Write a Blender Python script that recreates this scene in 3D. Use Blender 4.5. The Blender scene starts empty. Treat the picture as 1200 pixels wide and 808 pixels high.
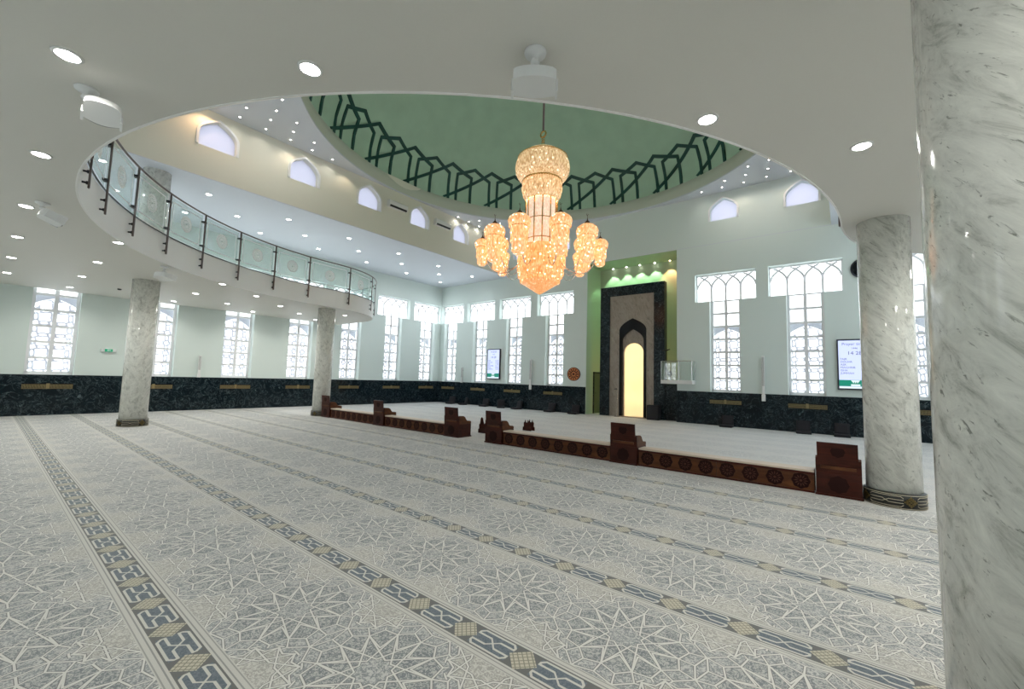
import bpy, bmesh, math, random
from math import sin, cos, pi, radians, sqrt, atan2
from mathutils import Vector, Matrix
from mathutils.geometry import tessellate_polygon

random.seed(7)
C = bpy.context.scene.collection
SC = bpy.context.scene

# ------------------------------------------------------------------ camera
F, YAW, PIT, ROL, H = 492.82, .671988, .0806774, .028584, 1.6
def _cam():
    cy, sy, cp, sp = cos(YAW), sin(YAW), cos(PIT), sin(PIT)
    f = Vector((-sy*cp, cy*cp, sp)); r = Vector((cy, sy, 0)); u = r.cross(f)
    x = r*cos(ROL) + u*sin(ROL); y = -r*sin(ROL) + u*cos(ROL)
    cam = bpy.data.cameras.new('camera'); o = bpy.data.objects.new('camera', cam); C.objects.link(o)
    cam.sensor_width = 36; cam.lens = F/1200*36; cam.clip_start = .05; cam.clip_end = 200
    m = Matrix((x, y, -f)).transposed().to_4x4(); m.translation = Vector((0, 0, H))
    o.matrix_world = m; SC.camera = o
_cam()

# ------------------------------------------------------------------ colour management, sky
SC.view_settings.view_transform = 'Standard'; SC.view_settings.look = 'None'
SC.view_settings.gamma = 1; SC.view_settings.use_curve_mapping = False
SC.view_settings.exposure = 1.36
W = bpy.data.worlds.new('sky'); SC.world = W; W.use_nodes = True
W.node_tree.nodes['Background'].inputs[0].default_value = (.90, .95, 1, 1)
W.node_tree.nodes['Background'].inputs[1].default_value = 1.2

# room dimensions (metres)
XL, XR, YB, YQ, ZC, ZM = -20.24, 5.24, -1.96, 18.08, 7.28, 4.07   # walls, ceiling, mezzanine soffit
XM = -7.5                      # symmetry axis
TW = .45                       # wall thickness
SKY = .58                      # radiance of the overcast daylight outside the windows

def area(name, loc, rot, sx, sy, power, col=(1, 1, 1), cam=True):
    l = bpy.data.lights.new(name, 'AREA'); l.shape = 'RECTANGLE'; l.size = sx; l.size_y = sy
    l.energy = power; l.color = col
    o = bpy.data.objects.new(name, l); C.objects.link(o); o.location = loc; o.rotation_euler = rot
    return o
WL = [1.40, 4.05, 6.74, 9.33, 11.92, 14.52, 17.03]                 # window centres on the left / right walls
WQ = [-19.33, -16.82, -14.27, -11.64, -3.70, -1.09, 1.52, 4.0]     # on the front (qibla) wall
def daylight(x, y, rz, w, h, z, rad):
    # rz: direction the light travels
    area('daylight', (x, y, z), (radians(90), 0, rz), w, h, rad*pi*w*h*.5*2*.5, (.93, .97, 1))
def wl(x, y, rz, k=1):
    daylight(x, y, rz, 2.5, 5.4, 3.75, SKY*k)
for y in WL:
    wl(XL-1.15, y, radians(-90)); wl(XR+1.15, y, radians(90), 4.5 if y < 12 else .6)  # right wall daylight boosted, mostly out of view, to brighten the left side
for x in WQ: wl(x, YQ+1.15, pi)
WB = [-18.0, -15.0, -12.0, -9.0, -6.0, -3.0, 0.0, 3.0]                # windows added behind the camera, unseen, to brighten the hall
for x in WB: wl(x, YB-1.15, 0, 2.6)
CL = [3.93, 6.53, 9.11, 11.64, 14.2, 16.75]                        # clerestory windows, left side of the drum
CQ = [-13.9, -11.3, -3.70, -1.09]
for y in CL:
    daylight(-14.74-.9, y, radians(-90), 1.3, 1.2, 8.7, SKY*1.2)
    daylight(-.26+.9, y, radians(90), 1.3, 1.2, 8.7, SKY*9)  # unseen right clerestory, boosted far past the sky to light the gallery edge
for x in CQ: daylight(x, YQ+.9, pi, 1.3, 1.2, 8.7, SKY*1.2)

# ------------------------------------------------------------------ helpers
ORG = {}
def tag(o, label=None, cat=None, group=None, kind=None):
    if label: o['label'] = label
    if cat: o['category'] = cat
    if group: o['group'] = group
    if kind: o['kind'] = kind
    return o
def thing(name, label, cat, loc=(0, 0, 0), rz=0, group=None):
    o = bpy.data.objects.new(name, None); C.objects.link(o); o.empty_display_size = .1
    o.location = loc; o.rotation_euler = (0, 0, rz); ORG[o.name] = Vector(loc)
    return tag(o, label, cat, group)
def obj(name, bm, m, parent=None, smooth=False, world=False, loc=None):
    """link bm as ONE mesh object; world=True: bm is in world coords and is moved under its parent's origin"""
    off = Vector((0, 0, 0))
    if parent is not None:
        off = ORG.get(parent.name, Vector((0, 0, 0)))
    if loc is not None: off = Vector(loc)
    if world or (loc is not None):
        bmesh.ops.translate(bm, verts=bm.verts, vec=-off)
    me = bpy.data.meshes.new(name)
    bm.to_mesh(me); bm.free()
    if smooth:
        for p in me.polygons: p.use_smooth = True
    if m is not None:
        for mm in (m if isinstance(m, (list, tuple)) else [m]): me.materials.append(mm)
    o = bpy.data.objects.new(name, me); C.objects.link(o)
    if parent is not None: o.parent = parent; ORG[o.name] = off
    elif loc is not None: o.location = loc; ORG[o.name] = off
    return o
def struct(name, bm, m, smooth=False):
    o = obj(name, bm, m, smooth=smooth); o['kind'] = 'structure'; return o
def copy_tree(o, parent=None):
    c = o.copy(); C.objects.link(c)
    if parent is not None: c.parent = parent
    for ch in list(o.children): copy_tree(ch, c)
    return c
def B(): return bmesh.new()
def box(bm, x0, x1, y0, y1, z0, z1, mi=0):
    v = [bm.verts.new(p) for p in ((x0,y0,z0),(x1,y0,z0),(x1,y1,z0),(x0,y1,z0),(x0,y0,z1),(x1,y0,z1),(x1,y1,z1),(x0,y1,z1))]
    for f in ((0,3,2,1),(4,5,6,7),(0,1,5,4),(1,2,6,5),(2,3,7,6),(3,0,4,7)):
        bm.faces.new([v[i] for i in f]).material_index = mi
    return v
def rbox(bm, x0, x1, y0, y1, z0, z1, r=.01, seg=2):
    t = B(); box(t, x0, x1, y0, y1, z0, z1)
    bmesh.ops.bevel(t, geom=list(t.edges), offset=r, segments=seg, profile=.7, affect='EDGES')
    merge(bm, t)
def merge(bm, t, mat=None):
    me = bpy.data.meshes.new('t'); t.to_mesh(me); t.free()
    if mat is not None: me.transform(mat)
    bm.from_mesh(me); bpy.data.meshes.remove(me)
def plate(bm, loops, t, O=(0,0,0), ux=(1,0,0), uy=(0,1,0), un=None, mi=0):
    """polygon loops[0] with holes loops[1:], extruded from O along un by t"""
    O, ux, uy = Vector(O), Vector(ux), Vector(uy)
    n = Vector(un) if un is not None else ux.cross(uy)
    pts = [[Vector((p[0], p[1], 0)) for p in l] for l in loops]
    tri = tessellate_polygon(pts)
    flat = [p for l in pts for p in l]
    a = [bm.verts.new(O + ux*p.x + uy*p.y) for p in flat]
    b = [bm.verts.new(O + ux*p.x + uy*p.y + n*t) for p in flat]
    for i, j, k in tri:
        try:
            bm.faces.new((a[i], a[j], a[k])).material_index = mi
            bm.faces.new((b[k], b[j], b[i])).material_index = mi
        except ValueError: pass
    s = 0
    for l in pts:
        m = len(l)
        for i in range(m):
            j = (i+1) % m
            bm.faces.new((a[s+i], a[s+j], b[s+j], b[s+i])).material_index = mi
        s += m
def fixn(bm):
    bmesh.ops.recalc_face_normals(bm, faces=bm.faces); return bm
def tube(bm, pts, r, n=8, closed=False, caps=True):
    pts = [Vector(p) for p in pts]; m = len(pts); rings = []
    up = Vector((0, 0, 1)); prev = None
    for i, p in enumerate(pts):
        if closed: t = (pts[(i+1) % m] - pts[i-1])
        else: t = (pts[min(i+1, m-1)] - pts[max(i-1, 0)])
        t.normalize()
        if prev is None: prev = up if abs(t.z) < .9 else Vector((1, 0, 0))
        a = (prev - t*prev.dot(t))
        if a.length < 1e-5: a = Vector((0, 1, 0)) - t*t.y
        a.normalize(); b = t.cross(a); prev = a
        rr = r[i] if isinstance(r, (list, tuple)) else r
        rings.append([bm.verts.new(p + a*rr*cos(2*pi*k/n) + b*rr*sin(2*pi*k/n)) for k in range(n)])
    for i in range(m if closed else m-1):
        A, Bq = rings[i], rings[(i+1) % m]
        for k in range(n):
            bm.faces.new((A[k], A[(k+1) % n], Bq[(k+1) % n], Bq[k]))
    if caps and not closed:
        bm.faces.new(rings[0][::-1]); bm.faces.new(rings[-1])
def lathe(bm, prof, n=32, c=(0, 0, 0), lobes=0, amp=0, mi=0):
    """prof = [(r,z)...]; optional scalloping"""
    rings = []
    for r, z in prof:
        if r < 1e-4: rings.append([bm.verts.new((c[0], c[1], c[2]+z))]); continue
        ring = []
        for k in range(n):
            a = 2*pi*k/n; q = r*(1 + amp*abs(cos(lobes*a/2)) if lobes else 1)
            ring.append(bm.verts.new((c[0]+q*cos(a), c[1]+q*sin(a), c[2]+z)))
        rings.append(ring)
    for A, D in zip(rings, rings[1:]):
        for k in range(n):
            j = (k+1) % n
            if len(A) == 1 and len(D) == 1: continue
            if len(A) == 1: f = bm.faces.new((A[0], D[k], D[j]))
            elif len(D) == 1: f = bm.faces.new((A[k], D[0], A[j]))
            else: f = bm.faces.new((A[k], D[k], D[j], A[j]))
            f.material_index = mi
def arc(cx, cy, r, a0, a1, n):
    return [(cx+r*cos(radians(a0+(a1-a0)*i/n)), cy+r*sin(radians(a0+(a1-a0)*i/n))) for i in range(n+1)]
def rect(x0, x1, y0, y1): return [(x0, y0), (x1, y0), (x1, y1), (x0, y1)]
def ogive(cx, hw, z0, zs, zp, n=10, pw=1.0):
    """pointed arch outline: foot z0, springing zs, peak zp"""
    L = [(1-(i/n)**2.15, i/n) for i in range(n+1)]
    R = [(cx+hw*x, zs+(zp-zs)*z) for x, z in L]
    Lf = [(cx-hw*x, zs+(zp-zs)*z) for x, z in L[::-1]][1:]
    return [(cx-hw, z0), (cx+hw, z0)] + R + Lf

# ------------------------------------------------------------------ materials
def newmat(name):
    m = bpy.data.materials.new(name); m.use_nodes = True
    nt = m.node_tree; return m, nt, nt.nodes['Principled BSDF']
def pm(name, col, rough=.6, metal=0, spec=.5, emis=None, es=0, noise=0, nscale=40, bump=0, alpha=None, trans=0):
    m, nt, p = newmat(name)
    p.inputs['Base Color'].default_value = (*col, 1); p.inputs['Roughness'].default_value = rough
    p.inputs['Metallic'].default_value = metal; p.inputs['Specular IOR Level'].default_value = spec
    if trans: p.inputs['Transmission Weight'].default_value = trans
    if emis: p.inputs['Emission Color'].default_value = (*emis, 1); p.inputs['Emission Strength'].default_value = es
    if noise or bump:
        tc = nt.nodes.new('ShaderNodeTexCoord'); nz = nt.nodes.new('ShaderNodeTexNoise')
        nz.inputs['Scale'].default_value = nscale; nz.inputs['Detail'].default_value = 4
        nt.links.new(tc.outputs['Object'], nz.inputs['Vector'])
        if noise:
            mx = nt.nodes.new('ShaderNodeMix'); mx.data_type = 'RGBA'
            mx.inputs[6].default_value = (*[c*(1-noise) for c in col], 1)
            mx.inputs[7].default_value = (*[min(1, c*(1+noise)) for c in col], 1)
            nt.links.new(nz.outputs['Fac'], mx.inputs[0]); nt.links.new(mx.outputs[2], p.inputs['Base Color'])
        if bump:
            bp = nt.nodes.new('ShaderNodeBump'); bp.inputs['Strength'].default_value = bump; bp.inputs['Distance'].default_value = .01
            nt.links.new(nz.outputs['Fac'], bp.inputs['Height']); nt.links.new(bp.outputs[0], p.inputs['Normal'])
    return m
class E_:
    """tiny expression compiler: python arithmetic -> Math nodes"""
    nt = None
    def __init__(s, k): s.k = k
    @staticmethod
    def op(o, *a, clamp=False):
        n = E_.nt.nodes.new('ShaderNodeMath'); n.operation = o; n.use_clamp = clamp
        for i, v in enumerate(a):
            if isinstance(v, E_): E_.nt.links.new(v.k, n.inputs[i])
            else: n.inputs[i].default_value = v
        return E_(n.outputs[0])
    def __add__(s, o): return E_.op('ADD', s, o)
    __radd__ = __add__
    def __sub__(s, o): return E_.op('SUBTRACT', s, o)
    def __rsub__(s, o): return E_.op('SUBTRACT', o, s)
    def __mul__(s, o): return E_.op('MULTIPLY', s, o)
    __rmul__ = __mul__
    def __truediv__(s, o): return E_.op('DIVIDE', s, o)
    def __abs__(s): return E_.op('ABSOLUTE', s)
    def __lt__(s, o): return E_.op('LESS_THAN', s, o)
    def __gt__(s, o): return E_.op('GREATER_THAN', s, o)
def fr(a): return E_.op('FRACT', a)
def mn(a, *b):
    for q in b: a = E_.op('MINIMUM', a, q)
    return a
def mxx(a, *b):
    for q in b: a = E_.op('MAXIMUM', a, q)
    return a
def clamp(a): return E_.op('ADD', a, 0.0, clamp=True)
def seg(px, py, ax, ay, bx, by):
    dx, dy = bx-ax, by-ay; L2 = dx*dx+dy*dy
    t = clamp(((px-ax)*dx + (py-ay)*dy)/L2)
    ex = px-ax-t*dx; ey = py-ay-t*dy
    return E_.op('SQRT', ex*ex+ey*ey)
def cmix(nt, fac, a, b):
    n = nt.nodes.new('ShaderNodeMix'); n.data_type = 'RGBA'
    if isinstance(fac, E_): nt.links.new(fac.k, n.inputs[0])
    else: n.inputs[0].default_value = fac
    for i, v in ((6, a), (7, b)):
        if isinstance(v, tuple): n.inputs[i].default_value = (*v, 1)
        else: nt.links.new(v, n.inputs[i])
    return n.outputs[2]
def tex(nt, kind, vec, scale, **k):
    n = nt.nodes.new(kind)
    if vec is not None: nt.links.new(vec, n.inputs['Vector'])
    n.inputs['Scale'].default_value = scale
    for a, v in k.items(): n.inputs[a].default_value = v
    return n
def mapping(nt, src, rot=(0,0,0), scale=(1,1,1)):
    n = nt.nodes.new('ShaderNodeMapping'); nt.links.new(src, n.inputs[0])
    n.inputs['Rotation'].default_value = rot; n.inputs['Scale'].default_value = scale; return n.outputs[0]
def ramp(nt, src, stops):
    n = nt.nodes.new('ShaderNodeValToRGB'); nt.links.new(src, n.inputs[0])
    e = n.color_ramp.elements
    while len(e) < len(stops): e.new(.5)
    for q, (p, c) in zip(e, stops): q.position = p; q.color = (*c, 1) if len(c) == 3 else c
    return n.outputs[0]

def carpet():
    m, nt, p = newmat('prayer_carpet'); E_.nt = nt
    tc = nt.nodes.new('ShaderNodeTexCoord'); sp = nt.nodes.new('ShaderNodeSeparateXYZ')
    nt.links.new(tc.outputs['Object'], sp.inputs[0]); X, Y = E_(sp.outputs[0]), E_(sp.outputs[1])
    P = 1.21
    yb = (Y-.845)/P + 20
    v = (fr(yb+.5)-.5)*P; w = (fr(yb)-.5)*P
    u = (fr((X+1.14)/.91+40.5)-.5)*.91
    au, aw = abs(u), abs(w)
    def star(a, b, nfold, R, kk):
        """{n/k} star polygon lines around the origin of (a,b), distance field clipped at R"""
        r = E_.op('SQRT', a*a+b*b); th = E_.op('ARCTAN2', b, a)
        st = 2*pi/nfold
        t = abs(fr(th/st+20.5)-.5)*st
        d = R*cos(pi*kk/nfold)
        dm = None
        for ph in (kk*pi/nfold, -kk*pi/nfold, (kk-2)*pi/nfold, -(kk-2)*pi/nfold):
            q = abs(r*E_.op('COSINE', t-ph)-d)
            dm = q if dm is None else mn(dm, q)
        return r, t, dm
    r, t, d1 = star(u, w, 12, .33, 5)
    d1 = d1 + (r > .335)*1.0 + (r < .075)*1.0
    px, py = r*E_.op('COSINE', t), r*E_.op('SINE', t)
    c15, s15 = cos(pi/12), sin(pi/12)
    d1 = mn(d1, seg(px, py, .33, 0, .375*c15, .375*s15), seg(px, py, .375*c15, .375*s15, .47*c15, .47*s15),
            seg(px, py, .2*c15, .2*s15, .33, 0), seg(px, py, .33, 0, .42, .0), seg(px, py, .42, 0, .47*c15, .47*s15))
    cu, cw = .455-au, .455-aw
    r2, t2, d2 = star(cu, cw, 12, .25, 4)
    d2 = d2 + (r2 > .255)*1.0 + (r2 < .04)*1.0
    d1 = d1 + (r2 < .24)*1.0
    p2x, p2y = r2*E_.op('COSINE', t2), r2*E_.op('SINE', t2)
    d2 = mn(d2, seg(p2x, p2y, .25, 0, .20, .06), abs(r2-.262)+(abs(t2) > .1)*1.0)
    dl = mn(d1, d2)
    line = dl < .0052
    outl = (dl < .0090)
    # fills
    nz = tex(nt, 'ShaderNodeTexNoise', tc.outputs['Object'], 48, Detail=3, Roughness=.6, Distortion=1.6)
    swirl = E_(nz.outputs['Fac']); sw = clamp((swirl-.47)*14)
    petal = clamp((r > .10)*(r < .35)*1.0)
    corner = (r2 < .22)
    slate = cmix(nt, sw, (.20, .22, .235), (.50, .50, .48))
    pale = cmix(nt, sw, (.47, .475, .46), (.63, .63, .60))
    tan = cmix(nt, sw, (.40, .39, .36), (.63, .62, .575))
    mid = cmix(nt, sw, (.27, .285, .295), (.57, .57, .55))
    big = tex(nt, 'ShaderNodeTexNoise', tc.outputs['Object'], 3.0, Detail=1)
    dd = fr(t*12/pi*1.0)
    f1 = cmix(nt, petal, mid, slate)
    f2 = cmix(nt, corner, f1, tan)
    f3 = cmix(nt, (dl > .05)*(r > .36)*(1-corner), f2, pale)
    c = cmix(nt, outl, f3, (.19, .19, .19))
    c = cmix(nt, line, c, (.70, .69, .65))
    # the band between two prayer rows
    av = abs(v)
    ku = (fr((X+2.40)/.455+80.5)-.5)*.455; ak = abs(ku)
    band = cmix(nt, (av < .094), (.60, .59, .55), (.15, .152, .148))
    band = cmix(nt, (abs(av-.112) < .004), band, (0.308, 0.308, 0.295))
    band = cmix(nt, (abs(av-.142) < .0035), band, (0.352, 0.352, 0.330))
    cart = (ak > .085)*(av < .078)
    band = cmix(nt, cart, band, cmix(nt, sw, (.115, .145, .175), (.17, .20, .23)))
    inner = mn(abs(av-.034*clamp((.2275-ak)/.035)), abs(.1-ak)+(av > .034)*1.0+(av<-1.0)*1.0)
    dcar = mn(seg(ak, av, .115, .076, .24, .076), seg(ak, av, .092, .052, .115, .076), seg(ak, av, .092, .034, .092, .052), abs(av-.034*clamp((.2275-ak)/.035)) + (ak < .085)*1.0)
    band = cmix(nt, dcar < .0075, band, (0.615, 0.606, 0.558))
    kd = ak+av
    chk = fr((ku+v)*26+50); chk2 = fr((ku-v)*26+50)
    kn = (kd < .098)
    band = cmix(nt, kn, band, cmix(nt, clamp((chk < .25)*1.0 + (chk2 < .25)*1.0), (.56, .52, .41), (.27, .26, .21)))
    band = cmix(nt, (Y > 7.6)*.8, band, (.56, .555, .53))  # bands past the partition paled, as if washed out by reflected light
    c = cmix(nt, av < .152, c, band)
    c = cmix(nt, (Y > 7.6)*.45, c, (.66, .66, .65))  # light sheen on the far floor mixed into the carpet colour
    # a plain soft pile: fine colour grain
    gr = tex(nt, 'ShaderNodeTexNoise', tc.outputs['Object'], 260, Detail=1)
    g = nt.nodes.new('ShaderNodeMix'); g.data_type = 'RGBA'; g.blend_type = 'MULTIPLY'; g.inputs[0].default_value = .35
    nt.links.new(c, g.inputs[6]); nt.links.new(ramp(nt, gr.outputs['Fac'], [(.3, (0.708, 0.708, 0.704)), (.7, (1.15, 1.15, 1.15))]), g.inputs[7])
    nt.links.new(g.outputs[2], p.inputs['Base Color'])
    p.inputs['Roughness'].default_value = .75; p.inputs['Specular IOR Level'].default_value = .35
    p.inputs['Sheen Weight'].default_value = .25; p.inputs['Sheen Roughness'].default_value = .4
    return m
def marble_pale(name='pale_marble', tilt=.7, base=(.76, .765, .71), vein=(.34, .35, .31), rough=.09):
    m, nt, p = newmat(name); tc = nt.nodes.new('ShaderNodeTexCoord'); E_.nt = nt
    co = mapping(nt, mapping(nt, tc.outputs['Object'], rot=(.25, tilt, .3)), scale=(1, 1, .2))
    n1 = tex(nt, 'ShaderNodeTexNoise', co, 11, Detail=9, Roughness=.74, Distortion=.7)
    n2 = tex(nt, 'ShaderNodeTexNoise', co, 34, Detail=5, Roughness=.7, Distortion=1.0)
    n3 = tex(nt, 'ShaderNodeTexNoise', tc.outputs['Object'], 1.2, Detail=2)
    v = ramp(nt, n1.outputs['Fac'], [(.30, vein), (.46, tuple(b*.88 for b in base)), (.56, base), (.75, tuple(min(1, b*1.18) for b in base))])
    f = E_(n2.outputs['Fac']); thin = clamp((.40-f)*13)
    c = cmix(nt, thin*.85, v, tuple(q*.55 for q in vein))
    c2 = cmix(nt, clamp((E_(n3.outputs['Fac'])-.5)*2), c, cmix(nt, .25, c, (.50, .54, .46)))
    nt.links.new(c2, p.inputs['Base Color']); p.inputs['Roughness'].default_value = rough
    p.inputs['Specular IOR Level'].default_value = .5
    return m
def marble_green(name='verde_marble', k=1.0, rough=.12):
    m, nt, p = newmat(name); tc = nt.nodes.new('ShaderNodeTexCoord'); E_.nt = nt
    n1 = tex(nt, 'ShaderNodeTexNoise', tc.outputs['Object'], 2.6, Detail=7, Roughness=.7, Distortion=2.4)
    n2 = tex(nt, 'ShaderNodeTexNoise', tc.outputs['Object'], 3.0, Detail=7, Roughness=.66, Distortion=1.8)
    a = abs(E_(n2.outputs['Fac'])-.5); v = clamp((.026-a)*55)
    v2 = clamp((E_(n1.outputs['Fac'])-.56)*7)
    c = cmix(nt, E_(n1.outputs['Fac']), (.002*k, .005*k, .008*k), (.006*k, .016*k, .022*k))
    c = cmix(nt, v2*.45, c, (.03*k, .055*k, .062*k))
    c = cmix(nt, v*clamp(v2+.3), c, (.15*k, .20*k, .215*k))
    nt.links.new(c, p.inputs['Base Color']); p.inputs['Roughness'].default_value = rough; p.inputs['Specular IOR Level'].default_value = .22
    return m
def glass(name, tint=(.93, .97, .96), gl=.10, rough=.02, white=0.0):
    m = bpy.data.materials.new(name); m.use_nodes = True; nt = m.node_tree; nt.nodes.clear()
    out = nt.nodes.new('ShaderNodeOutputMaterial'); tr = nt.nodes.new('ShaderNodeBsdfTransparent')
    tr.inputs[0].default_value = (*tint, 1); g = nt.nodes.new('ShaderNodeBsdfGlossy'); g.inputs['Roughness'].default_value = rough
    mx = nt.nodes.new('ShaderNodeMixShader'); mx.inputs[0].default_value = gl
    nt.links.new(tr.outputs[0], mx.inputs[1]); nt.links.new(g.outputs[0], mx.inputs[2])
    last = mx.outputs[0]
    if white:
        df = nt.nodes.new('ShaderNodeBsdfDiffuse'); df.inputs[0].default_value = (.86, .93, .92, 1)
        m2 = nt.nodes.new('ShaderNodeMixShader'); m2.inputs[0].default_value = white
        nt.links.new(last, m2.inputs[1]); nt.links.new(df.outputs[0], m2.inputs[2]); last = m2.outputs[0]
    nt.links.new(last, out.inputs[0]); return m
def translucent(name, col, k=.6):
    m = bpy.data.materials.new(name); m.use_nodes = True; nt = m.node_tree; nt.nodes.clear()
    out = nt.nodes.new('ShaderNodeOutputMaterial'); a = nt.nodes.new('ShaderNodeBsdfTranslucent'); b = nt.nodes.new('ShaderNodeBsdfDiffuse')
    a.inputs[0].default_value = (*col, 1); b.inputs[0].default_value = (*col, 1)
    mx = nt.nodes.new('ShaderNodeMixShader'); mx.inputs[0].default_value = k
    nt.links.new(b.outputs[0], mx.inputs[1]); nt.links.new(a.outputs[0], mx.inputs[2]); nt.links.new(mx.outputs[0], out.inputs[0]); return m
def wood(name, c0, c1, rough=.35, scale=6):
    m, nt, p = newmat(name); tc = nt.nodes.new('ShaderNodeTexCoord')
    co = mapping(nt, tc.outputs['Object'], scale=(.25, 1, 1.6))
    n = tex(nt, 'ShaderNodeTexNoise', co, scale, Detail=6, Roughness=.6, Distortion=1)
    nt.links.new(ramp(nt, n.outputs['Fac'], [(.3, c0), (.7, c1)]), p.inputs['Base Color'])
    p.inputs['Roughness'].default_value = rough; p.inputs['Specular IOR Level'].default_value = .22; return m
def crystal(name, c0, c1, e, scale=26, hot=3.0):
    """faceted crystal beads glowing from the bulbs inside"""
    m, nt, p = newmat(name); tc = nt.nodes.new('ShaderNodeTexCoord'); E_.nt = nt
    strands = mapping(nt, tc.outputs['Object'], scale=(1, 1, .28))
    vo = tex(nt, 'ShaderNodeTexVoronoi', strands, scale*1.25); vo.feature = 'F1'
    vb = tex(nt, 'ShaderNodeTexVoronoi', tc.outputs['Object'], scale*.34, Randomness=.75)
    f = E_(vo.outputs['Distance']); g = E_(vb.outputs['Distance'])
    col = cmix(nt, clamp((f-.15)*1.7), c1, c0)
    spark = clamp((.30-g)*5)
    ec = cmix(nt, spark, col, (1, .86, .60))
    nt.links.new(cmix(nt, .5, col, c1), p.inputs['Base Color']); nt.links.new(ec, p.inputs['Emission Color'])
    st = (.62 + spark*hot)*e*.40
    nt.links.new(st.k, p.inputs['Emission Strength'])
    p.inputs['Roughness'].default_value = .15
    bp = nt.nodes.new('ShaderNodeBump'); bp.inputs['Strength'].default_value = .6; bp.inputs['Distance'].default_value = .02
    nt.links.new(vo.outputs['Distance'], bp.inputs['Height']); nt.links.new(bp.outputs[0], p.inputs['Normal'])
    return m

M = {}
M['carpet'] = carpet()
M['wall'] = pm('mint_wall_paint', (.69, .775, .74), .6)
M['wall_lo'] = M['wall']
M['soffit'] = pm('white_ceiling_paint', (.72, .71, .655), .6, noise=.02, nscale=60)
M['ceil'] = pm('upper_ceiling_paint', (.66, .70, .755), .6)
M['cream'] = pm('cream_wall_paint', (.74, .74, .64), .6)
M['fascia'] = pm('fascia_paint', (.88, .875, .85), .5)
M['reveal'] = pm('white_reveal_paint', (.86, .88, .88), .5)
M['dome'] = pm('sage_dome_plaster', (.41, .60, .46), .75, noise=.12, nscale=1.6)
M['dome_ring'] = pm('dome_ring_paint', (.60, .64, .56), .6)
M['strap'] = pm('dark_green_strapwork', (.004, .06, .048), .5)
M['niche'] = pm('niche_green_paint', (.44, .56, .38), .6)
M['door_green'] = pm('dark_green_door', (.10, .14, .08), .5)
M['verde'] = marble_green()
M['verde_frame'] = marble_green('dark_frame_marble', 1.0, .15)
M['black'] = pm('black_marble', (.006, .007, .009), .2, spec=.2)
M['stone'] = marble_pale('brown_marble', .3, (.34, .29, .24), (.13, .11, .10), .35)
M['marble'] = marble_pale()
M['white'] = pm('white_plastic', (.78, .79, .78), .35)
M['white_frame'] = pm('white_window_frame', (.84, .84, .86), .4)
M['lattice'] = translucent('lattice_stone', (.66, .66, .70), .5)
M['spandrel'] = translucent('lattice_spandrel', (.55, .56, .60), .4)
M['pane'] = glass('window_glass', (.97, .98, .98), .05)
M['frost'] = translucent('frosted_window_film', (.62, .62, .68), .75)
M['clear_glass'] = glass('pulpit_glass', (.95, .98, .97), .10, .02, white=.02)
M['rail_glass'] = glass('balustrade_glass', (.92, .97, .96), .08, .02, white=.07)
M['etch'] = translucent('etched_glass', (.97, .99, .99), .2)
M['steel'] = pm('bronzed_steel', (.16, .13, .12), .3, metal=.8)
M['darkmetal'] = pm('dark_metal', (.03, .03, .035), .35, metal=.6)
M['chrome'] = pm('polished_steel', (.6, .6, .6), .2, metal=1)
M['brass'] = pm('brass_grille', (.30, .235, .11), .45, metal=.5)
M['gold'] = pm('gold_trim', (.65, .42, .15), .25, metal=1)
M['gold_line'] = pm('pale_gold_inlay', (.50, .45, .33), .4)
M['base'] = pm('black_base_band', (.015, .017, .017), .3)
M['knot'] = pm('gold_inlay', (.42, .32, .12), .4, metal=.3)
M['wood'] = wood('mahogany', (.020, .004, .002), (.070, .013, .006))
M['wood_lo'] = wood('walnut_panel', (.055, .018, .007), (.135, .048, .015))
M['carve'] = pm('carved_dark_rosette', (.020, .005, .004), .55, spec=.12)
M['carve2'] = pm('carved_rosette_inlay', (.080, .030, .020), .6, spec=.12)
M['cushion'] = pm('pale_bench_board', (.62, .52, .42), .5)
M['lamp'] = pm('downlight_lens', (1, 1, 1), .4, emis=(1, .98, .94), es=14)
M['lamp_small'] = pm('star_light_lens', (1, 1, 1), .4, emis=(1, .93, .88), es=12)
M['lamp_warm'] = pm('warm_spot_lens', (1, .8, .6), .4, emis=(1, .72, .45), es=8)
M['lamp_ring'] = pm('downlight_ring', (.8, .8, .78), .4)
M['glow'] = pm('alcove_painted_glow', (.80, .70, .50), .5, emis=(1, .74, .42), es=.26)  # alcove lighting put into the shell as its own glow
M['screen'] = pm('screen_face', (.02, .02, .02), .3, emis=(.58, .66, 1.0), es=.5)
M['screen_green'] = pm('screen_green', (.01, .01, .01), .3, emis=(.0, .26, .17), es=.4)
M['screen_white'] = pm('screen_white', (.02, .02, .02), .3, emis=(.8, .92, .95), es=.42)
M['ink'] = pm('screen_text', (.01, .01, .01), .5, emis=(.10, .11, .28), es=.3)
M['bezel'] = pm('screen_bezel', (.03, .035, .05), .35)
M['fabric'] = pm('black_fabric', (.012, .012, .016), .8)
M['fabric_grey'] = pm('grey_fabric', (.035, .038, .045), .7)
M['orange_wood'] = pm('orange_wood', (.78, .27, .08), .4)
M['grille'] = pm('speaker_grille', (.22, .22, .21), .6)
M['grille_pale'] = pm('pale_speaker_grille', (.50, .51, .50), .6)
M['cr_gold'] = crystal('crystal_gold', (.45, .22, .07), (1, .74, .44), 1.1, 22, .9)
M['cr_orange'] = crystal('crystal_amber', (.75, .22, .05), (1, .60, .28), 1.35, 20, 1.9)
M['cr_lantern'] = crystal('crystal_lantern', (.78, .27, .07), (1, .68, .38), 1.35, 24, 1.9)
M['cr_cone'] = crystal('crystal_cone', (.75, .22, .05), (1, .56, .25), 1.3, 34, .3)
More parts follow.
